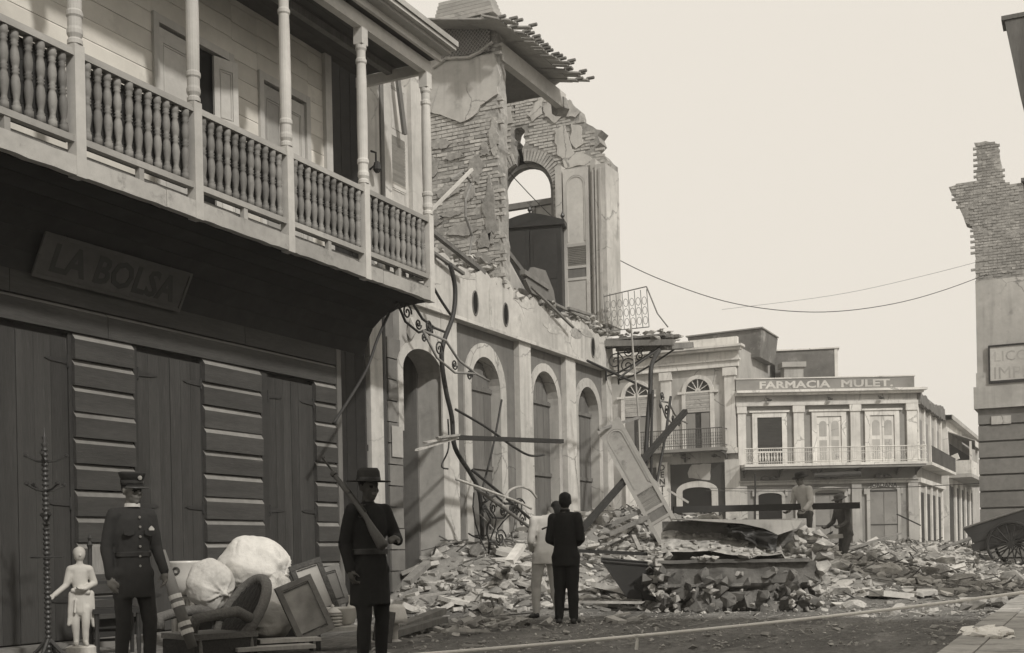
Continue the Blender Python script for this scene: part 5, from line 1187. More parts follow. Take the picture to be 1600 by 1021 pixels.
# plaster statue
p = gnd(124, 12.0)
ST = tag(empty('statue', p, face_cam(p, .1)), 'white plaster statue of a draped standing figure with one arm out', 'statue')
B = Body(); f_ = .54
sc_ = lambda x, y, z: (x * f_, y * f_, z * f_ + .14)
B.loft([(z * f_ + .14, x * f_, 0, rx * f_, ry * f_) for z, x, rx, ry in ((.56, .05, .15, .12), (.62, .05, .185, .14), (.72, .05, .19, .14), (.9, .04, .18, .135), (1.05, .01, .135, .11), (1.2, -.01, .145, .115), (1.36, .0, .155, .11), (1.44, 0, .11, .09), (1.49, 0, .055, .055))], 'a')
B.cap(sc_(0, 0, 1.46), sc_(0, 0, 1.58), .034, .03, 'a'); B.ell(sc_(0, 0, 1.68), (.058, .065, .078), 'a'); B.ell(sc_(0, .03, 1.71), (.060, .062, .058), 'a'); B.ell(sc_(0, .13, 1.70), (.028, .03, .03), 'a'); B.cap(sc_(0, -.1, 1.68), sc_(0, -.125, 1.65), .006, .010, 'a')
[B.cap(sc_(q_ * .155, 0, 1.395), sc_(q_ * .03, 0, 1.43), .046, .04, 'a') for q_ in (-1, 1)]; B.cap(sc_(-.165, 0, 1.39), sc_(-.24, -.02, 1.12), .042, .033, 'a'); B.cap(sc_(-.24, -.02, 1.12), sc_(-.46, -.16, .95), .032, .023, 'a'); hand(B, sc_(-.46, -.16, .95), (-.8, -.4, -.3), (0, 0, -1), 'a', .3, .6)
B.cap(sc_(.165, 0, 1.39), sc_(.25, .03, 1.14), .042, .034, 'a'); B.cap(sc_(.25, .03, 1.14), sc_(.06, -.2, 1.05), .033, .024, 'a'); hand(B, sc_(.06, -.2, 1.05), (-1, -.1, 0), (0, 0, 1), 'a', .4, .6)
B.cap(sc_(-.02, -.16, 1.04), sc_(.02, -.17, 1.04), .035, .035, 'a')
for x, y in ((-.09, .02), (.08, -.06)): B.cap(sc_(x, y, .7), sc_(x * 1.0, y - .03, .45), .056, .042, 'a'); B.cap(sc_(x * 1.0, y - .03, .45), sc_(x * .9, y, .08), .042, .027, 'a'); B.cap(sc_(x, y, .05), sc_(x, y - .14, .03), .026, .02, 'a')
B.cap(sc_(.17, -.0, .95), sc_(.22, -.02, .36), .04, .02, 'a'); B.cap(sc_(-.15, -.04, .95), sc_(-.21, -.04, .40), .035, .016, 'a'); [B.cap(sc_(x, -.115, .85), sc_(x * 1.25, -.14, .62), .012, .014, 'a') for x in (-.09, .04)]; B.cap(sc_(-.13, -.1, 1.02), sc_(.12, -.12, .98), .026, .026, 'a')
B.skin('figure', dict(a='plaster_white'), ST, .008, 2, wrinkle=.004)
m = MB(); m.lathe([(.17, 0), (.17, .05), (.145, .07), (.145, .13), (.12, .145)], (0, 0, 0), 18); m.build('plinth', 'plaster_white', ST)
# dark high-backed chair behind the policeman
p = gnd(177, 12.3)
CH = tag(empty('chair', p, face_cam(p, .15)), 'dark high-backed wooden chair between statue and policeman', 'chair')
for x in (-.2, .2):
    m = MB(); m.lathe([(.02, 0), (.024, .3), (.018, .46), (.026, .5), (.02, .8), (.026, .84), (.018, 1.1), (.03, 1.14), (.012, 1.18), (.02, 1.21), (.004, 1.25)], (x, .2, 0), 8); m.build('back_post', 'dark_wood', CH)
    m = MB(); m.lathe([(.018, 0), (.026, .2), (.018, .3), (.026, .45)], (x, -.2, 0), 8); m.build('leg', 'dark_wood', CH)
m = MB(); m.box(-.24, .24, -.24, .24, .451, .50); m.build('seat', 'leather', CH)
m = MB(); m.box(-.18, .18, .185, .215, .86, 1.12); m.build('back_panel', 'old_wood', CH)
for z in (.58, .74, .15, .25): m = MB(); m.box(-.18, .18, .19, .21, z, z + .03); m.build('rail', 'dark_wood', CH)
# jardiniere on its pedestal
p = gnd(290, 13.2)
JA = tag(empty('jardiniere', p), 'white glazed bowl with dark medallions on a ribbed pedestal', 'jardiniere')
m = MB(); m.lathe([(.2, 0), (.2, .04), (.15, .06), (.13, .1), (.12, .5), (.15, .55), (.18, .575)], (0, 0, 0), 8); m.build('pedestal', 'china', JA)
for i in range(8): a = i * PI / 4 + PI / 8; m = MB(); m.tube([(.145 * math.cos(a), .145 * math.sin(a), .08), (.14 * math.cos(a), .14 * math.sin(a), .55)], .028, 8); m.build('rib', 'china', JA, True)
m = MB(); m.lathe([(.09, .58), (.14, .60), (.19, .68), (.205, .78), (.20, .90), (.215, .93), (.215, .955), (.19, .955), (.17, .8)], (0, 0, 0), 24); bo_ = m.build('bowl', 'china', JA, True)
for i in range(6):
    a = face_cam(p) - PI / 2 + (i - 2.5) * 1.05; R = Matrix.Translation((.206 * math.cos(a), .206 * math.sin(a), .85)) @ Matrix.Rotation(a, 4, 'Z') @ Matrix.Rotation(PI / 2, 4, 'Y')
    m = MB(); m.tube([tuple(R @ Vector((.035 * math.cos(q * PI / 6), .035 * math.sin(q * PI / 6), 0))) for q in range(12)], .012, 5, True); m.build('medallion', 'china_dark', bo_)
# white bundles of bedding
def bundle(nm, px, py, d, rad, label, seed, squash=(1, 1, 1), knots=()):
    c = at(px, py, d); o = tag(empty(nm, (c.x, c.y, c.z - rad * squash[2] * .8), face_cam(c)), label, 'bundle', 'white bundles on the furniture heap')
    m = MB(); nu, nv = 110, 70
    for j in range(nv + 1):
        a = -PI / 2 + PI * j / nv
        for i in range(nu):
            q = 2 * PI * i / nu; d_ = Vector((math.cos(a) * math.cos(q), math.cos(a) * math.sin(q), math.sin(a)))
            r = rad * (1 + .15 * noise.noise(d_ * 1.3 + Vector((seed, 0, 0))))
            for kd in knots:                        # folds gather towards the knot
                kd = Vector(kd).normalized(); e1 = kd.orthogonal().normalized(); e2 = kd.cross(e1); th = math.acos(max(-1, min(1, d_.dot(kd)))); ph = math.atan2(d_.dot(e2), d_.dot(e1))
                wob = 1.6 * noise.noise(Vector((math.cos(ph) * 1.5, math.sin(ph) * 1.5, seed + th * .5)))
                fo = 1 - abs(math.sin(ph * 4.5 + wob + seed)) ** .6; am = math.exp(-th / .75) * min(1, th / .12)
                r += rad * (.16 * am * (fo - .6) + (.10 * math.exp(-(th / .14) ** 2)) - .06 * math.exp(-((th - .3) / .2) ** 2))
            cr_ = noise.noise(Vector((d_.x * 1.5 + d_.z, d_.y * 1.5, d_.z * 1.1 - d_.x)) + Vector((0, seed, seed))); r -= rad * .05 * max(0, 1 - abs(cr_) / .16) ** 2 * max(0, noise.noise(d_ * 2 + Vector((3, seed, 1))) + .2)
            r += rad * .012 * noise.noise(d_ * 9 + Vector((seed, 0, 0)))
            m.v.append((d_.x * r * squash[0], d_.y * r * squash[1], d_.z * r * squash[2] + rad * squash[2] * .8))
    for j in range(nv):
        for i in range(nu): m.f.append((j * nu + i, j * nu + (i + 1) % nu, (j + 1) * nu + (i + 1) % nu, (j + 1) * nu + i)); m.mi.append(0)
    m.build('cloth', 'cloth_white', o, True); return o
bundle('cloth_bundle', 398, 884, 13.2, .37, 'largest white cloth bundle, on top of the furniture heap', 1.7, (1.05, .9, .92), ((.8, -.45, -.35),))
bundle('cloth_bundle', 328, 914, 12.7, .27, 'white knotted cloth bundle beside the glazed bowl', 4.1, (.9, .9, 1.0), ((.62, -.65, -.35),))
bundle('cloth_bundle', 434, 936, 12.6, .23, 'white cloth bundle sagging against the tilted picture frame', 7.3, (.8, .9, 1.15), ((.1, -.6, .75),))
bundle('cloth_bundle', 412, 972, 12.2, .27, 'lowest white cloth bundle beside the wicker chair', 9.9, (1.05, .9, .8), ((-.7, -.65, -.2),))
# wicker armchair with oval back
p = gnd(331, 11.6)
WC = tag(empty('wicker_chair', p, face_cam(p, -1.05)), 'wicker armchair with oval caned back in front of bundles', 'chair')
m = MB(); WC.scale = (1.04,) * 3; R = Matrix.Translation((.0, .30, .42)) @ Matrix.Rotation(-.58, 4, 'X')
ov = [tuple(R @ Vector((.29 * math.cos(a * PI / 14), 0, .38 * math.sin(a * PI / 14)))) for a in range(28)]
m.tube(ov, .05, 9, True); m.build('back_rim', 'wicker', WC, True)
m = MB(); m.prism([(.29 * math.cos(a * PI / 14), .38 * math.sin(a * PI / 14)) for a in range(28)], -.008, .008, R); bk = m.build('back_cane', 'wicker_dark', WC)
for i in range(-5, 6):
    h_ = .36 * math.sqrt(max(0, 1 - (i * .045 / .25) ** 2)); m = MB(); m.tube([tuple(R @ Vector((i * .045, -.011, -h_))), tuple(R @ Vector((i * .045, -.011, h_)))], .005, 4); m.build('cane_strand', 'wicker_dark', bk)
for s_ in (-1, 1):
    m = MB(); m.tube([tuple(R @ Vector((s_ * .25, 0, -.06))), (s_ * .34, .05, .46), (s_ * .36, -.2, .44), (s_ * .33, -.36, .41), (s_ * .30, -.38, .30)], .05, 9); m.build('arm', 'wicker', WC, True)
    for y in (-.3, .22): m = MB(); m.tube([(s_ * .28, y, .24), (s_ * .3, y, 0)], .022, 7); m.build('leg', 'wicker', WC)
m = MB(); m.box(-.31, .31, -.36, .28, .22, .27); m.build('seat', 'wicker', WC)
m = MB(); m.box(-.30, .30, -.35, .27, .03, .215); m.build('apron', 'wicker_dark', WC)
# dark roll strapped with white bands, leaning between policeman and chair
a, b = at(250, 862, 11.0), at(301, 1012, 10.9)
RL = tag(empty('strapped_roll', b), 'dark leaning roll with white bands beside the policeman', 'roll')
v_ = a - b; m = MB(); m.tube([Vector((0, 0, 0)), v_ * .5, v_], [.045, .055, .05], 10); m.build('roll', 'stone_grey', RL, True)
for t_ in (.14, .22, .42, .5): m = MB(); m.tube([v_ * t_, v_ * (t_ + .045)], .058, 12); m.build('band', 'china', RL)
# pictures and mirrors in frames
def framed(px, py, d, w_, h_, lean, rz, fm, label, glass='picture', group='framed pictures leaning on the heap', roll=0.0):
    c = at(px, py, d); o = tag(empty('picture_frame', c, face_cam(c, rz)), label, 'picture frame', group)
    T = Matrix.Rotation(-lean, 4, 'X') @ Matrix.Rotation(roll, 4, 'Y'); e = .055
    m = MB(); m.box(-w_ / 2, w_ / 2, -.02, .02, 0, e, T); m.box(-w_ / 2, w_ / 2, -.02, .02, h_ - e, h_, T); m.box(-w_ / 2, -w_ / 2 + e, -.019, .019, e, h_ - e, T); m.box(w_ / 2 - e, w_ / 2, -.019, .019, e, h_ - e, T); m.build('frame', fm, o)
    m = MB(); m.box(-w_ / 2 + e, w_ / 2 - e, -.004, .004, e, h_ - e, T); m.build('glass', glass, o)
    m = MB(); q = e + .012; m.box(-w_ / 2 + q, w_ / 2 - q, -.016, -.0045, q, q + .012, T); m.box(-w_ / 2 + q, w_ / 2 - q, -.016, -.0045, h_ - q - .012, h_ - q, T); m.build('slip', 'frame_carved', o)
    return o
framed(496, 994, 12.1, .40, .60, .22, .30, 'frame_wood', 'tilted framed picture, frontmost of the three by the bundles', roll=-.36)
framed(508, 962, 13.0, .36, .62, .25, .25, 'frame_carved', 'carved dark frame behind the front picture, beside the bundle', 'paper', roll=-.30)
framed(528, 946, 13.6, .30, .45, .25, .2, 'frame_wood', 'plain grey framed board, rearmost and rightmost of the pictures', 'stucco_grey', roll=-.25)
# table with crockery
p = gnd(528, 12.4)
TB = tag(empty('small_table', p, face_cam(p, .25)), 'low dark table under the crockery next to the soldier', 'table')
m = MB(); m.box(-.30, .30, -.2, .2, .22, .26); m.build('table_top', 'pale_wood', TB)
for x, y in ((-.26, -.16), (.26, -.16), (-.26, .16), (.26, .16)): m = MB(); m.box(x - .02, x + .02, y - .02, y + .02, 0, .219); m.build('leg', 'dark_wood', TB)
p = at(520, 978, 12.35)
TU = tag(empty('plate_stack', (p.x, p.y, .262)), 'white stacked dishes with lid on the low table', 'crockery')
for i in range(4): m = MB(); m.lathe([(.06, 0), (.09, .012), (.10, .022), (.085, .03)], (0, 0, i * .033), 20); m.build('plate', 'china', TU, True)
m = MB(); m.lathe([(.095, .132), (.09, .15), (.05, .18), (.015, .19), (.02, .21), (.005, .225)], (0, 0, 0), 20); m.build('lid', 'china', TU, True)
p = at(536, 962, 12.6)
BS = tag(empty('wash_basin', (p.x, p.y, .262)), 'pale wash basin behind the stacked dishes', 'basin')
m = MB(); m.lathe([(.08, 0), (.10, .02), (.16, .12), (.2, .17), (.205, .18), (.19, .18), (.15, .12), (.08, .03)], (0, 0, 0), 24); m.build('bowl', 'china', BS, True)
p = at(548, 950, 12.8)
BT = tag(empty('small_vase', (p.x, p.y, .262)), 'small white vase at the soldier side of the table', 'vase')
m = MB(); m.lathe([(.03, 0), (.05, .05), (.045, .16), (.02, .22), (.018, .28), (.03, .30)], (0, 0, 0), 14); m.build('body', 'china', BT, True)
# flat boards in front of the bundles
for i, (px, d, L, lb) in enumerate(((425, 11.6, .75, 'pale flat board lying lowest before the wicker chair'), (447, 11.9, .6, 'pale flat board lying under the tilted picture'))):
    p = gnd(px, d); m = MB(); m.box(-L / 2, L / 2, -.13, .13, 0, .035); tag(m.build('flat_board', 'pale_wood', None, loc=(p.x, p.y, .10 + .05 * i), rz=face_cam(p, .25)), lb, 'board', 'boards in front of the bundles')
# lampshade and small easel picture on the soldier's other side
p = gnd(615, 13.2)
LS = tag(empty('table_lamp', p), 'white lampshade standing low right of the soldier', 'lamp')
m = MB(); m.lathe([(.09, 0), (.09, .03), (.03, .06), (.03, .14), (.05, .2), (.02, .26)], (0, 0, 0), 12); m.build('base', 'china', LS)
m = MB(); m.lathe([(.14, .24), (.135, .30), (.11, .40), (.09, .43), (.01, .44)], (0, 0, 0), 20); m.build('shade', 'cloth_white', LS, True)
framed(597, 1003, 12.5, .2, .32, .15, .3, 'frame_carved', 'small dark-edged picture at the soldier coat hem', 'paper', roll=.2)
p = gnd(388, 13.3)
TR = tag(empty('travel_trunk', p, face_cam(p, .1)), 'dark travelling trunk underneath the white bundles', 'trunk')
m = MB(); m.box(-.55, .55, -.3, .3, .03, .44); m.build('box', 'dark_trim', TR)
m = MB(); m.box(-.56, .56, -.31, .31, .441, .52); m.build('lid', 'dark_trim', TR)
for x in (-.4, .0, .4): m = MB(); m.box(x - .03, x + .03, -.325, .325, .02, .535); m.build('strap', 'leather', TR)

# ================================================================ WRECKAGE
def bar(nm, px, X, r, mat, label, cat='iron bar', group='bent iron from the fallen balcony', sub=None):
    """a bent bar through points seen in the plane of the lost balcony"""
    P = [on_x(a, b, X + (c[2] if len(c) > 2 else 0)) for c in px for a, b in (c[:2],)]
    o = P[0]; m = MB(); pts = [q - o for q in P]
    if len(pts) > 2:                                  # round the bends
        fine = []
        for i in range(len(pts) - 1):
            p0, p1, p2, p3 = pts[max(i - 1, 0)], pts[i], pts[i + 1], pts[min(i + 2, len(pts) - 1)]
            for k in range(5):
                t = k / 5; fine.append(.5 * ((2 * p1) + (p2 - p0) * t + (2 * p0 - 5 * p1 + 4 * p2 - p3) * t * t + (3 * p1 - p0 - 3 * p2 + p3) * t ** 3))
        pts = fine + [pts[-1]]
    m.tube(pts, r, 7)
    return tag(m.build(nm, mat, None, loc=o, smooth=True), label, cat, group)
bar('bent_column', ((703, 412), (711, 450), (708, 492), (694, 532), (690, 562), (697, 612), (706, 652), (711, 700), (736, 742), (750, 775), (754, 850, -.1)), -9.55, .040, 'iron', 'thick bent iron column in front of the first arched doorway')
bar('iron_rod', ((712, 640), (760, 668), (800, 697), (828, 712), (850, 711)), -9.35, .022, 'iron', 'thin drooping rod ending in a hook before the second arch')
bar('iron_rod', ((672, 440), (688, 468), (704, 492)), -9.5, .024, 'iron', 'short strut between balcony end and bent column')
bar('iron_rod', ((608, 489), (590, 530), (574, 575), (548, 620), (521, 662)), -9.5, .022, 'iron', 'slanting pipe from under the balcony across the alley')
bar('iron_rod', ((738, 735), (790, 778), (846, 826)), -9.2, .026, 'iron', 'upper slanting bar running down to the white-suited person')
bar('iron_rod', ((742, 762), (795, 800), (846, 838)), -9.1, .030, 'old_wood', 'lower slanting bar running down to the white-suited person')
bar('iron_rod', ((784, 625), (770, 700), (752, 770)), -9.7, .020, 'iron', 'thin upright rod leaning across the second arch')
bar('iron_rod', ((700, 655), (701, 700), (690, 728), (700, 733)), -9.6, .014, 'iron', 'thin hooked rod hanging beside the bent column')
bar('pale_rod', ((713, 749), (760, 766), (806, 783), (830, 795)), -9.0, .022, 'pale_wood', 'pale thin lath stuck in the bent iron', 'lath', 'pale laths in the wreckage')
bar('iron_hoop', ((786, 785), (795, 768), (812, 761), (828, 766), (838, 778)), -9.0, .022, 'pale_wood', 'curved pale hoop above the tangled iron', 'hoop', None)
a, b = on_x(714, 684, -9.3), on_x(878, 690, -8.9)
m = MB(); m.beam((0, 0, 0), b - a, .085, .075); tag(m.build('cross_beam', 'dark_trim', None, loc=a), 'level dark beam jutting across the arched doorways', 'beam')
for i, (q, s_, lb) in enumerate((((652, 703), (716, 684), 'lower pale splintered lath at the end of the level beam'), ((664, 692), (714, 681), 'upper pale splintered lath at the end of the level beam'), ((682, 684), (716, 680), 'shortest grey lath on the end of the level beam'))):
    a, b = on_x(*q, -9.25 + .03 * i), on_x(*s_, -9.3 + .03 * i); m = MB(); m.beam((0, 0, 0), b - a, .07, .03, jit=.03); tag(m.build('splintered_lath', 'pale_wood', None, loc=a), lb, 'lath', 'pale laths in the wreckage')
TG = tag(empty('iron_tangle', on_x(795, 880, -9.25)), 'dark tangle of twisted iron rods on the rubble below the second arch', 'wreckage')
for i in range(16):
    c0 = Vector((random.uniform(-.25, .25), random.uniform(-.9, .9), random.uniform(.0, .3))); P = [c0]; d_ = Vector((random.uniform(-.3, .3), random.uniform(-1, 1), random.uniform(.2, 1.2))).normalized()
    for k in range(5): d_ = (d_ + Vector((random.uniform(-.5, .5), random.uniform(-.6, .6), random.uniform(-.55, .35)))).normalized(); P.append(P[-1] + d_ * random.uniform(.12, .3)); P[-1].z = max(.0, P[-1].z)
    m = MB(); m.tube(P, random.uniform(.012, .024), 5); m.build('twisted_rod', random.choice(('iron', 'iron', 'iron_pale')), TG, True)
for i in range(5):
    m = MB(); spiral(m, Matrix.Translation((random.uniform(-.2, .2), random.uniform(-.8, .8), random.uniform(.3, 1.0))) @ Matrix.Rotation(random.uniform(.8, 2.2), 4, 'Z'), random.uniform(.08, .15), r=.014); m.build('scroll', 'iron', TG, True)
# fallen scroll brackets
def scroll(nm, px, py, X, label, ang, size, mat='iron_pale'):
    c = on_x(px, py, X); o = tag(empty(nm, c, 0), label, 'bracket', 'wrought scroll brackets'); o.rotation_euler = (0, ang, PI / 2)
    m = MB(); L = size
    m.tube([(-L * .9, 0, .12), (-L * .3, 0, .20), (.1, 0, .02), (L * .6, 0, -.02), (L, 0, -.0)], .022, 6)
    m.tube([(-L * .9, 0, .12), (-L * .5, 0, -.16), (0, 0, -.22), (L * .35, 0, -.1), (L * .6, 0, -.02)], .02, 6); fr = m.build('frame', mat, o, True)
    m = MB(); 
    for sx_, sz_, sr_, sg2 in ((-.45, 0, .13, 1), (-.02, -.09, .09, -1), (.42, -.12, .09, 1), (-.75, .26, .11, -1), (-.85, .02, .08, 1)):
        m = MB(); spiral(m, Matrix.Translation((L * sx_, 0, sz_)), sr_, r=.014, sgn=sg2); m.build('scroll', 'iron', o, True)
    return o
scroll('scroll_bracket', 712, 562, -9.3, 'pale scroll bracket dangling in front of the first arch', math.radians(10), 1.2)
scroll('scroll_bracket', 655, 498, -9.4, 'dark scroll bracket just under the balcony end', math.radians(6), .8, 'iron')
scroll('scroll_bracket', 1052, 648, -8.4, 'scroll bracket on the bent posts before the white house', math.radians(6), 1.0)
scroll('scroll_bracket', 785, 790, -9.2, 'scroll bracket heaped among bars on the rubble', math.radians(-8), .8, 'iron')
# far tangle by the end of the ruin
bar('bent_post', ((1030, 548), (1018, 572), (1016, 610), (1012, 660), (1006, 760), (1002, 800)), -8.6, .050, 'iron', 'thickest bent post at the far end of the ruin')
bar('iron_rod', ((1020, 610), (1018, 680), (1018, 800)), -8.5, .030, 'iron', 'upright rod just right of the thickest bent post')
bar('iron_rod', ((1048, 620), (1040, 680), (1028, 745), (1020, 800)), -8.3, .030, 'iron', 'leaning rod rising highest before the white house balcony')
bar('iron_rod', ((918, 564), (965, 586), (1013, 608)), -8.9, .028, 'iron', 'strut from ruin wall to the thickest bent post')
bar('iron_rod', ((966, 592), (1000, 566), (1030, 546)), -8.8, .024, 'iron', 'strut under the wrecked balcony corner')
bar('hanging_rope', ((985, 498), (990, 560), (998, 660), (1001, 770)), -8.5, .020, 'pale_wood', 'pale rope hanging from the wrecked balcony corner', 'rope', None)
a, b = at(1071, 643, 26.5), at(905, 832, 22.6)
m = MB(); m.beam((0, 0, 0), b - a, .11, .10, jit=.03); tag(m.build('leaning_beam', 'dark_trim', None, loc=a), 'heavy dark beam leaning across the fallen shutter', 'beam')
for q, s_, d0, d1, w_, mt, lb in (((935, 672), (1000, 652), 24, 25, .05, 'iron_pale', 'slanting iron edge above the fallen shutter'), ((1042, 765), (1075, 785), 24, 24, .04, 'pale_wood', 'short pale stick right of the fallen shutter'), ((1010, 742), (1030, 760), 24, 24, .07, 'pale_wood', 'short pale splinter touching the vertical sign')):
    a, b = at(*q, d0), at(*s_, d1); m = MB(); m.beam((0, 0, 0), b - a, w_, w_, jit=.02); tag(m.build('broken_stick', mt, None, loc=a), lb, 'stick', 'broken sticks by the fallen shutter')
# fallen shutter
tl, bl_ = at(933, 674, 24.4), at(1014, 822, 23.6); ax = (tl - bl_).normalized(); tr_ = at(980, 664, 24.2)
xx = (tr_ - tl); xx = (xx - ax * xx.dot(ax)).normalized(); yy = ax.cross(xx)
SHT = tag(empty('fallen_shutter', bl_), 'white louvred shutter leaning askew on the rubble', 'shutter')
Q = Matrix.Identity(4)
for i in range(3): Q[i][0] = xx[i]; Q[i][1] = yy[i]; Q[i][2] = ax[i]
arch_leaf(SHT, Q @ Matrix.Translation((0, 0, -.95)), .52, (tl - bl_).length + .95, nm='leaf', mat='rail_paint', sm_='beam_paint')
# iron skip
c = at(940, 886, 18.6); p0, p1 = at(936, 880, 18.6), at(1036, 891, 18.2)
SK = tag(empty('dump_skip', (c.x, c.y, .18), face_cam(c, .0)), 'dark trough-shaped iron skip half buried left of the big block', 'skip')
m = MB(); L = (p1 - p0).length
m.add([(0, -.1, .62), (L, -.1, .52), (L, .55, .55), (0, .55, .66), (.38, -.05, .05), (L - .22, -.05, .0), (L - .22, .5, .0), (.38, .5, .05)], [(0, 4, 5, 1), (1, 5, 6, 2), (2, 6, 7, 3), (3, 7, 4, 0), (4, 7, 6, 5)]); m.build('trough', 'tin_dark', SK)
m = MB(); m.tube([(0, -.1, .62), (L, -.1, .52), (L, .55, .55), (0, .55, .66)], .022, 5, True); m.build('rim', 'iron', SK)
m = MB(); m.tube([(.5, -.08, .3), (.62, -.08, .02), (.5, -.08, -.2)], .02, 5); m.build('foot', 'iron', SK)
# great fallen block of cornice, hollow broken top, pale slab on it
c = gnd(1150, 18.4)
BK = tag(empty('fallen_block', (c.x, c.y, 0), face_cam(c, .06)), 'huge dark fallen masonry block with broken hollow top and ledge', 'masonry block')
def rough_face(m, pts, y0, y1, seed): m.prism(rough_edge(pts + pts[:1], .09, .045, seed), y0, y1)
m = MB(); nxx, nzz = 36, 16
W0, W1 = -1.16, 1.12
def blk(u, v):                                        # front skin: smooth ledge band over ragged core
    x = W0 + (W1 - W0) * u; z = .04 + .72 * v
    y = -.42 + (.10 if v < .45 else 0) + (.13 * noise.noise(Vector((x * 3.1, z * 3.1, 1))) + .08 * noise.noise(Vector((x * 8, z * 8, 3))) if v < .55 else .04 * noise.noise(Vector((x * 4, z * 4, 2))))
    return (x + .05 * noise.noise(Vector((u * 20, v * 9, 5))), y, z)
for j in range(nzz + 1):
    for i in range(nxx + 1): m.v.append(blk(i / nxx, j / nzz))
for j in range(nzz):
    for i in range(nxx): a = j * (nxx + 1) + i; m.f.append((a, a + 1, a + nxx + 2, a + nxx + 1)); m.mi.append(0)
m.build('front', 'block_rough', BK)
m = MB(); m.box(W0 + .02, W1, -.30, .8, .0, .74); m.build('core', 'block_dark', BK)
m = MB(); m.prism(rough_edge([(W0 - .02, .755), (W1 - .08, .75), (W1 - .12, .80), (.4, .795), (-.3, .81), (W0, .80), (W0 - .02, .755)], .1, .012, 4.), -.50, -.30); m.build('ledge', 'block_rough', BK)
def sheet(nm, mat, fn, nu, nv):
    q = MB()
    for j in range(nv + 1):
        for i in range(nu + 1): q.v.append(fn(i / nu, j / nv))
    for j in range(nv):
        for i in range(nu): a = j * (nu + 1) + i; q.f.append((a, a + 1, a + nu + 2, a + nu + 1)); q.mi.append(0)
    return q.build(nm, mat, BK)
def n3(x, y, z, f): return noise.noise(Vector((x * f, y * f, z * f)))
def shell(u, v):                                      # dusty broken shell leaning back behind the ledge
    x = -1.12 + 2.1 * u; tp = .30 + .12 * math.sin(u * 5 + .6) + .10 * n3(x, 0, 2, 2.3); z = .90 + .09 * n3(x, 3, 0, 2.2) + tp * .8 * v - (.10 if u > .85 else 0); y = -.16 + .10 * n3(x, 0, 7, 2.1) + .55 * v + .06 * n3(x, v * 2, 1, 5)
    return (x, y, z)
sheet('broken_shell', 'debris', shell, 40, 10)
sheet('cavity_back', 'earth', lambda u, v: (-1.1 + 2.2 * u, .42 + .1 * n3(u * 3, v, 0, 2), .78 + .62 * v), 20, 8)
sheet('cavity_shade', 'tin_dark', lambda u, v: (-.12 + .72 * u + .12 * n3(u * 2, v * 2, 8, 2), -.02 + .14 * n3(u * 2, v * 2, 3, 2), 1.35 - .05 * u - (.10 + .34 * u + .06 * n3(u * 6, 0, 0, 1)) * (1 - v)), 24, 10)  # dark sheet standing in for the shade inside the hollow
m = MB(); m.prism([(-.95, 1.43), (.98, 1.36), (.90, 1.24), (.62, 1.15), (.42, 1.25), (.1, 1.33), (-.4, 1.375)], -.08, .55); m.build('pale_slab', 'stucco', BK)
en = MB()
for i in range(70):
    t_ = random.random(); s_ = random.uniform(.05, .17); en.hull((1.02 + random.uniform(-.2, .25), random.uniform(-.35, .35), .05 + 1.15 * t_), s_ * 1.1, s_, s_ * .9)
for i in range(26):
    s_ = random.uniform(.05, .13); en.hull((-1.12 + random.uniform(-.12, .12), random.uniform(-.35, .3), .05 + .85 * random.random()), s_ * 1.1, s_, s_ * .9)
for i in range(60):
    u = random.random(); v = random.random(); q_ = shell(u, v); s_ = random.uniform(.02, .07); en.hull((q_[0], q_[1], q_[2] + .01), s_ * 1.4, s_, s_ * .7)
for i in range(20):
    s_ = .02 + .1 * random.random() ** 2; en.hull((random.uniform(-1.2, 1.1), random.uniform(-.5, -.36), random.choice((.82, .83, random.uniform(.1, .7)))), s_ * 1.4, s_, s_ * .7)
rk = MB()
for i in range(85): s_ = random.uniform(.07, .2); rk.hull((random.uniform(-1.2, 1.2), random.uniform(-.40, -.33), .02 + .62 * random.random() ** 1.2), s_ * 1.3, s_ * .5, s_ * .9)
for i in range(16): s_ = random.uniform(.06, .14); rk.hull((random.uniform(-1.35, -1.05), random.uniform(-.5, -.2), .1 + .7 * random.random()), s_ * 1.1, s_, s_)
for i in range(12): s_ = random.uniform(.05, .10); en.hull((-1.2 + random.uniform(-.1, .08), random.uniform(-.55, -.35), .2 + .62 * random.random()), s_ * 1.2, s_, s_)
stuff(rk.build('rough_core', 'block_rough', BK))
stuff(en.build('ragged_ends', 'debris', BK))
lo = MB()
for i in range(80): s_ = .015 + .06 * random.random() ** 2; u = random.random(); lo.hull((random.choice((random.uniform(.7, 1.3), random.uniform(-1.3, -.9), random.uniform(-1.2, 1.2))), random.uniform(-.6, -.35), random.uniform(.0, .42)), s_ * 1.3, s_, s_)
stuff(lo.build('crumbs', 'debris', BK))
# tip cart
ca, cb = at(1505, 826, 32.8), at(1606, 794, 32.0)
CT = tag(empty('tip_cart', gnd(1563, 33.2), 0), 'dark two-wheeled tip cart with shafts down at right edge', 'cart')
og = CT.location.copy(); ux = (cb - ca); ux = ux.normalized(); uy = Vector((0, 0, 1)).cross(ux).normalized(); uz = ux.cross(uy)
Q = Matrix.Identity(4)
for i in range(3): Q[i][0] = ux[i]; Q[i][1] = uy[i]; Q[i][2] = uz[i]
Q = Matrix.Translation(ca - og) @ Q
m = MB(); m.add([Q @ Vector(v) for v in ((.22, 0, -.72), (2.0, 0, -.72), (2.0, 1.2, -.72), (.22, 1.2, -.72), (0, -.05, .0), (2.1, -.05, .0), (2.1, 1.25, .0), (0, 1.25, .0))], [(3, 2, 1, 0), (0, 1, 5, 4), (1, 2, 6, 5), (2, 3, 7, 6), (3, 0, 4, 7)]); bd = m.build('body', 'tin_dark', CT)
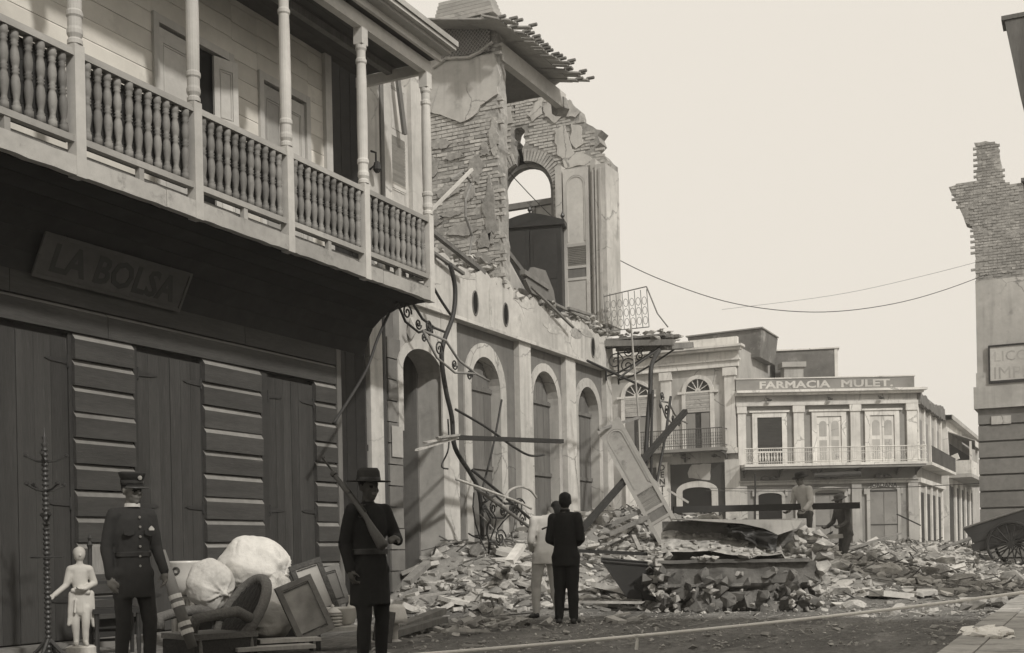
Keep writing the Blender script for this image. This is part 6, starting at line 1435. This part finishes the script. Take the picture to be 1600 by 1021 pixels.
for i in range(3): m = MB(); m.beam(Q @ Vector((.06 + .05 * (2 - i), -.045 + .012 * (2 - i), -.12 - i * .23)), Q @ Vector((2.05, -.045 + .012 * (2 - i), -.12 - i * .23)), .03, .20); m.build('side_board', 'tin_dark', bd)
m = MB(); m.tube([tuple(Q @ Vector(v)) for v in ((0, -.06, 0), (2.1, -.06, 0))], .03, 6); m.build('top_rail', 'old_wood', CT)
for s0, s1, lb in (((1515, 842), (1420, 875), 32.0), ((1517, 864), (1455, 886), 31.4)):
    m = MB(); m.tube([at(*s0, 32.6) - og, at(*s1, lb - 1.5) - og], [.05, .04], 7); m.build('shaft', 'old_wood', CT)
for yo in (-.12, 1.36):
    hub = Q @ Vector((1.02, yo, -.78)); hub.z = max(hub.z, .0)
    hw = Q.to_3x3() @ Vector((0, 1, 0)); hx = Q.to_3x3() @ Vector((1, 0, 0)); hz = Vector((0, 0, 1)); hx = hw.cross(hz).normalized()
    rw_ = .58; C_ = lambda a, r: hub + (hx * math.cos(a) + hz * math.sin(a)) * r
    m = MB(); m.tube([C_(a * PI / 16, rw_) for a in range(32)], .04, 6, True); wh = m.build('wheel', 'dark_trim', CT)
    m = MB(); m.tube([hub - hw * .1, hub + hw * .1], .09, 10); m.build('hub', 'dark_trim', wh)
    for i in range(14): a = i * 2 * PI / 14; m = MB(); m.tube([C_(a, .05), C_(a, rw_)], .020, 5); m.build('spoke', 'dark_trim', wh)
m = MB(); m.beam(at(1530, 866, 32.2) - og, at(1547, 884, 32.0) - og, .06, .06); m.build('prop', 'dark_trim', CT)

# ---- loose timbers on the rubble
TL = [((1325, 858), (1406, 834), 27, 29, .07, 'old_wood', 'pole slanting up in front of the far shop doors'),
      ((1350, 862), (1442, 848), 29, 31, .05, 'old_wood', 'thin pole low before the pharmacy corner pilaster'),
      ((1400, 803), (1440, 822), 33, 33, .05, 'dark_trim', 'short dark stick before the pharmacy corner'),
      ((1236, 842), (1312, 838), 23.5, 24, .14, 'pale_wood', 'thick pale plank beneath the pale-shirted person'),
      ((905, 861), (1012, 866), 19.2, 19.4, .09, 'dark_trim', 'dark timber lying level behind the black-suited person'),
      ((905, 941), (1003, 942), 17.4, 17.8, .06, 'pale_wood', 'pale lath lying level in front of the iron skip'),
      ((634, 912), (668, 880), 17.6, 18.6, .13, 'old_wood', 'stubby timber sloping up beside the ruin doorway'),
      ((596, 1000), (692, 968), 13.2, 15.4, .12, 'old_wood', 'long plank on the ground right of the soldier'),
      ((622, 982), (690, 955), 14.2, 15.8, .14, 'old_wood', 'broad plank behind the long ground plank'),
      ((700, 985), (762, 988), 14.2, 14.5, .05, 'pale_wood', 'short pale lath on the road below the plaster slabs'),
      ((765, 980), (802, 968), 14.6, 15.4, .05, 'pale_wood', 'short pale lath left of the white-suited shoes'),
      ((946, 966), (984, 958), 16.2, 16.8, .05, 'pale_wood', 'short pale lath right of the black-suited shoes'),
      ((640, 935), (700, 925), 16.2, 17.2, .05, 'pale_wood', 'thin lath on the rubble near the ruin doorway'),
      ((1180, 742), (1180, 815), 40, 40, .07, 'dark_trim', 'upright dark post standing beyond the heap'),
      ((1278, 846), (1300, 832), 26, 26, .06, 'dark_trim', 'short dark offcut behind the pale plank'),
      ((1455, 905), (1560, 880), 26, 30, .05, 'old_wood', 'long thin pole on the rubble below the cart'),
      ((1290, 930), (1345, 915), 21, 22, .06, 'old_wood', 'thin timber at the street edge of the rubble'),
      ((1085, 846), (1130, 862), 20.5, 20.5, .06, 'pale_wood', 'pale stick poking out above the big block'),
      ((1000, 860), (990, 838), 21, 21.5, .07, 'pale_wood', 'short pale post stuck upright in the heap'),
      ((952, 822), (1002, 798), 23, 24, .10, 'old_wood', 'grey plank on the heap below the fallen shutter'),
      ((950, 836), (1012, 808), 22.6, 23.6, .10, 'old_wood', 'second grey plank on the heap below the shutter'),
      ((795, 880), (815, 852), 18.6, 19.2, .14, 'chunk_pale', 'pale stone bar leaning by the white-suited person')]
for q, s_, d0, d1, w_, mt, lb in TL:
    a, b = at(*q, d0), at(*s_, d1)
    if a.z < w_ / 2 + .02: a.z = w_ / 2 + .02
    if b.z < w_ / 2 + .02: b.z = w_ / 2 + .02
    m = MB(); m.beam((0, 0, 0), b - a, w_, w_ * .6, jit=.04); tag(m.build('loose_timber', mt, None, loc=a), lb, 'timber', 'loose timbers on the rubble')

# ================================================================ RUBBLE
def ok(x, y):
    return -10.1 < x < -1.3 and hgt(x, y) > .03
_BK = BK.location; _SK = SK.location
cand = []
for i in range(60000):
    d = 14.5 + 27 * random.random() ** 1.5; px = random.uniform(560, 1640); p = gnd(px, d)
    if not (-10.2 < p.x < -1.25): continue
    h = hgt(p.x, p.y)
    if h < .05 and random.random() > .06: continue
    if d < 18.2 and 1020 < px < 1280: continue
    if math.hypot(p.x - A3.location.x, p.y - A3.location.y) < .5 or math.hypot(p.x - A4.location.x, p.y - A4.location.y) < .4: continue
    if d < 15.8 and p.x > -6.2: continue
    cand.append((p.x, p.y, h, d))
random.shuffle(cand)
print('rubble candidates', len(cand))
grp_s, grp_b, grp_p = 'broken stones on the rubble heap', 'loose bricks on the rubble heap', 'plaster slabs on the rubble heap'
st_me = [(lambda m: m.mesh('stone', 'chunk'))(MB().hull((0, 0, 0), 1, .8, .62, rot=Matrix.Identity(3))) for _ in range(14)]
pl_me = []
for i in range(8):
    n = random.choice((5, 6, 7)); m = MB(); T = Matrix.Rotation(PI / 2, 4, 'X')
    m.prism([(math.cos(6.28 * k / n + random.uniform(-.3, .3)) * random.uniform(.7, 1.1), math.sin(6.28 * k / n + random.uniform(-.3, .3)) * random.uniform(.5, .8)) for k in range(n)], -.09, .09, T); pl_me.append(m.mesh('plaster_slab', 'chunk_pale'))
bk_me = []
for i in range(5):
    m = MB(); m.box(-.12, .12, -.058, .058, -.032, .032); m.v = [(a + random.uniform(-.008, .008), b + random.uniform(-.006, .006), c + random.uniform(-.005, .005)) for a, b, c in m.v]; bk_me.append(m.mesh('loose_brick', 'brick'))
LM = [(gnd(660, 17.5), 'beside the ruin doorway'), (A4.location, 'by the feet of the white-suited person'), (gnd(740, 21.5), 'under the tangled bars'), (SK.location, 'around the iron skip'), (SHT.location, 'under the fallen shutter'), (BK.location, 'around the big fallen block'), (A5.location, 'below the pale-shirted person'), (gnd(1330, 22), 'at the street edge right of the block'), (gnd(1390, 31), 'in front of the pharmacy'), (CT.location, 'beside the tip cart'), (gnd(1480, 24), 'between rope and cart'), (gnd(960, 26), 'at the far end of the ruin')]
def where(x, y): return min(LM, key=lambda l: (l[0].x - x) ** 2 + ((l[0].y - y) * .7) ** 2)[1]
cand.sort(key=lambda c: c[3]); near = cand[:int(len(cand) * .5)]; random.shuffle(near)
for x, y, h, d in near[:290]:
    k = random.random(); rot = (random.uniform(-.5, .5), random.uniform(-.5, .5), random.uniform(0, 6.28))
    if k < .42:
        s_ = .08 + .30 * random.random() ** 2; o = inst('stone', random.choice(st_me), None, (x, y, h + s_ * .28), rot, (s_, s_ * random.uniform(.7, 1.1), s_ * random.uniform(.6, 1)))
        tag(o, ('big' if s_ > .17 else 'small') + ' rough broken stone ' + where(x, y), 'stone', grp_s)
    elif k < .72:
        o = inst('loose_brick', random.choice(bk_me), None, (x, y, h + .05), rot); o.scale = (1.15,) * 3; tag(o, 'single loose brick ' + where(x, y), 'brick', grp_b)
    else:
        s_ = .12 + .42 * random.random() ** 1.7; o = inst('plaster_slab', random.choice(pl_me), None, (x, y, h + .06), (rot[0] * .7, rot[1] * .7, rot[2]), (s_, s_, s_)); tag(o, ('broad' if s_ > .25 else 'small') + ' flat pale plaster slab ' + where(x, y), 'plaster slab', grp_p)
# everything finer
fine = [MB(), MB(), MB()]
for x, y, h, d in cand[:]:
    cl_ = noise.noise(Vector((x * .9, y * .6, 9.3))) + .5 * noise.noise(Vector((x * 2.5, y * 2, 1.3)))
    if random.random() > .55 * (.35 + 1.3 * max(0, cl_ + .3)): continue
    k = random.random(); b = fine[0] if k < .5 else fine[1] if k < .8 else fine[2]
    s_ = .013 + .095 * random.random() ** 3.0 * (1 + .02 * (d - 15)) + (.12 if random.random() < .012 else 0); z = h + s_ * .3 + random.uniform(0, .03)
    if random.random() < .13: T = Matrix.Translation((x, y, z)) @ Matrix.Rotation(random.uniform(0, 6.28), 4, 'Z') @ Matrix.Rotation(random.uniform(-.6, .6), 4, 'X') @ Matrix.Rotation(random.uniform(-.5, .5), 4, 'Y'); l_ = random.uniform(.05, .12); b.box(-l_, l_, -.05, .05, -.028, .028, T)
    else: b.hull((x, y, z), s_ * random.uniform(1, 1.9), s_ * random.uniform(.8, 1.4), s_ * random.uniform(.5, 1))
for b, mt, lb in zip(fine, ('debris', 'earth', 'chunk_pale'), ('grey', 'dark', 'pale')):
    o = stuff(b.build('rubble', mt)); o['label'] = lb + ' small broken masonry covering the street'; o['category'] = 'rubble'
# splinters
b = MB()
for x, y, h, d in random.sample(cand, 700):
    a = random.uniform(0, 6.28); l_ = random.uniform(.1, .4); v = Vector((math.cos(a) * l_, math.sin(a) * l_, random.uniform(-.1, .15))); q = Vector((x, y, h + .09)); b.beam(q - v, q + v, random.uniform(.015, .04), random.uniform(.01, .025))
o = stuff(b.build('splinters', 'old_wood')); o['label'] = 'splintered laths strewn over the rubble heap'; o['category'] = 'splinters'
# grit on the open road
b = MB()
for i in range(4200):
    px = random.uniform(560, 1620); d = random.uniform(11.5, 20); p = gnd(px, d)
    if -10 < p.x < -1.25 and hgt(p.x, p.y) < .06: s_ = .004 + .022 * random.random() ** 2.5 + (.03 if random.random() < .03 else 0); b.hull((p.x, p.y, .02 + s_ * .4), s_ * 1.4, s_, s_ * .7)
o = stuff(b.build('grit', 'debris')); o['label'] = 'scattered grit and small stones on the road'; o['category'] = 'grit'
b = MB()
for i in range(260):
    px = random.uniform(560, 1620); d = random.uniform(12, 19.5); p = gnd(px, d)
    if -10 < p.x < -1.3 and hgt(p.x, p.y) < .08:
        a = random.uniform(0, 6.28); l_ = random.uniform(.03, .16); v = Vector((math.cos(a) * l_, math.sin(a) * l_, random.uniform(0, .02))); q = Vector((p.x, p.y, .045)); b.beam(q - v, q + v, random.uniform(.006, .025), .008)
o = stuff(b.build('litter', 'pale_wood')); o['label'] = 'straw and wood slivers littering the road'; o['category'] = 'litter'
# spilt lime on the pavement corner
p = on_y(1548, 1003, 12.2); m = MB()
for i in range(60): s_ = random.uniform(.03, .10); m.hull((random.gauss(0, .09), random.gauss(0, .16), random.uniform(0, .03)), s_ * 1.4, s_ * 1.4, s_ * .5)
tag(m.build('lime_heap', 'lime', None, loc=(-0.95, 12.2, .125)), 'white spilt lime on the kerb at bottom right', 'lime')

# ================================================================ ROPE AND WIRES
def cat(A, B, sag, n=28): return [A.lerp(B, i / n) - Vector((0, 0, sag * 4 * (i / n) * (1 - i / n))) for i in range(n + 1)]
A_, B_ = at(540, 1032, 8.0), at(1660, 917, 11.5)
pts = cat(A_, B_, .05); m = MB(); m.tube([q - A_ for q in pts], .014, 8); rp_ = m.build('cordon_rope', 'rope', None, loc=A_); tag(rp_, 'white cordon rope strung low across the foreground', 'rope')
kn = min(pts, key=lambda q: abs((Matrix.Identity(3) @ q).dot(RT) / q.dot(FW) - (988 - 800) / FPX)) - A_
m = MB(); m.tube([kn, kn + Vector((.01, 0, -.03)), kn + Vector((.0, 0, -.10))], [.013, .011, .014], 7); m.tube([kn + Vector((-.02, -.012, 0)), kn + Vector((.0, -.02, .006)), kn + Vector((.02, .012, 0))], .012, 6); m.tube([kn, kn + RT * -.05 + Vector((0, 0, -.025))], .009, 6); m.build('knot', 'rope', rp_)
for q, lb in ((A_, 'left wooden stake holding the white rope'), (B_, 'right wooden stake holding the white rope')):
    m = MB(); m.beam((0, 0, -q.z), (0, 0, .06), .04, .04); tag(m.build('rope_stake', 'old_wood', None, loc=(q.x, q.y, q.z)), lb, 'stake')
def wire(nm, px, depths, r, label):
    P = []
    for i, (a, b) in enumerate(px): P.append(at(a, b, depths[0] + (depths[1] - depths[0]) * i / (len(px) - 1)))
    f = []
    for i in range(len(P) - 1):
        p0, p1, p2, p3 = P[max(i - 1, 0)], P[i], P[i + 1], P[min(i + 2, len(P) - 1)]
        for k in range(6): t = k / 6; f.append(.5 * ((2 * p1) + (p2 - p0) * t + (2 * p0 - 5 * p1 + 4 * p2 - p3) * t * t + (3 * p1 - p0 - 3 * p2 + p3) * t ** 3) - P[0])
    f.append(P[-1] - P[0]); m = MB(); m.tube(f, r, 5); tag(m.build(nm, 'wire', None, loc=P[0]), label, 'wire', 'wires across the street')
wire('overhead_wire', ((790, 264), (870, 345), (950, 397), (1040, 440), (1150, 475), (1270, 488), (1380, 478), (1480, 452), (1600, 405), (1660, 378)), (27.5, 37.5), .011, 'long sagging overhead wire from the ruin to the right-hand building')
wire('overhead_wire', ((1128, 484), (1300, 462), (1440, 432), (1600, 390)), (50, 38), .006, 'faint straight wire above the long sagging one')
wire('street_wire', ((1103, 763), (1250, 764), (1400, 762), (1540, 755)), (52, 38), .014, 'upper of two level wires in front of the pharmacy')
wire('street_wire', ((1103, 767), (1200, 768), (1260, 768), (1270, 768)), (52, 50), .012, 'lower and shorter level wire in front of the pharmacy')

# ================================================================ DUST IN THE AIR
hz = MB(); hz.box(-120, 60, -20, 160, -1.2, 16); hzo = hz.build('haze', 'void'); stuff(hzo); hzo['label'] = 'thin dust haze hanging over the street'; hzo['category'] = 'haze'
hm = bpy.data.materials.new('haze'); hm.use_nodes = True; ht_ = hm.node_tree; ht_.nodes.clear(); ho = ht_.nodes.new('ShaderNodeOutputMaterial'); hv = ht_.nodes.new('ShaderNodeVolumePrincipled')
hv.inputs['Color'].default_value = (1, .97, .92, 1); hv.inputs['Density'].default_value = .0014; ht_.links.new(hv.outputs[0], ho.inputs['Volume']); hzo.data.materials.clear(); hzo.data.materials.append(hm)
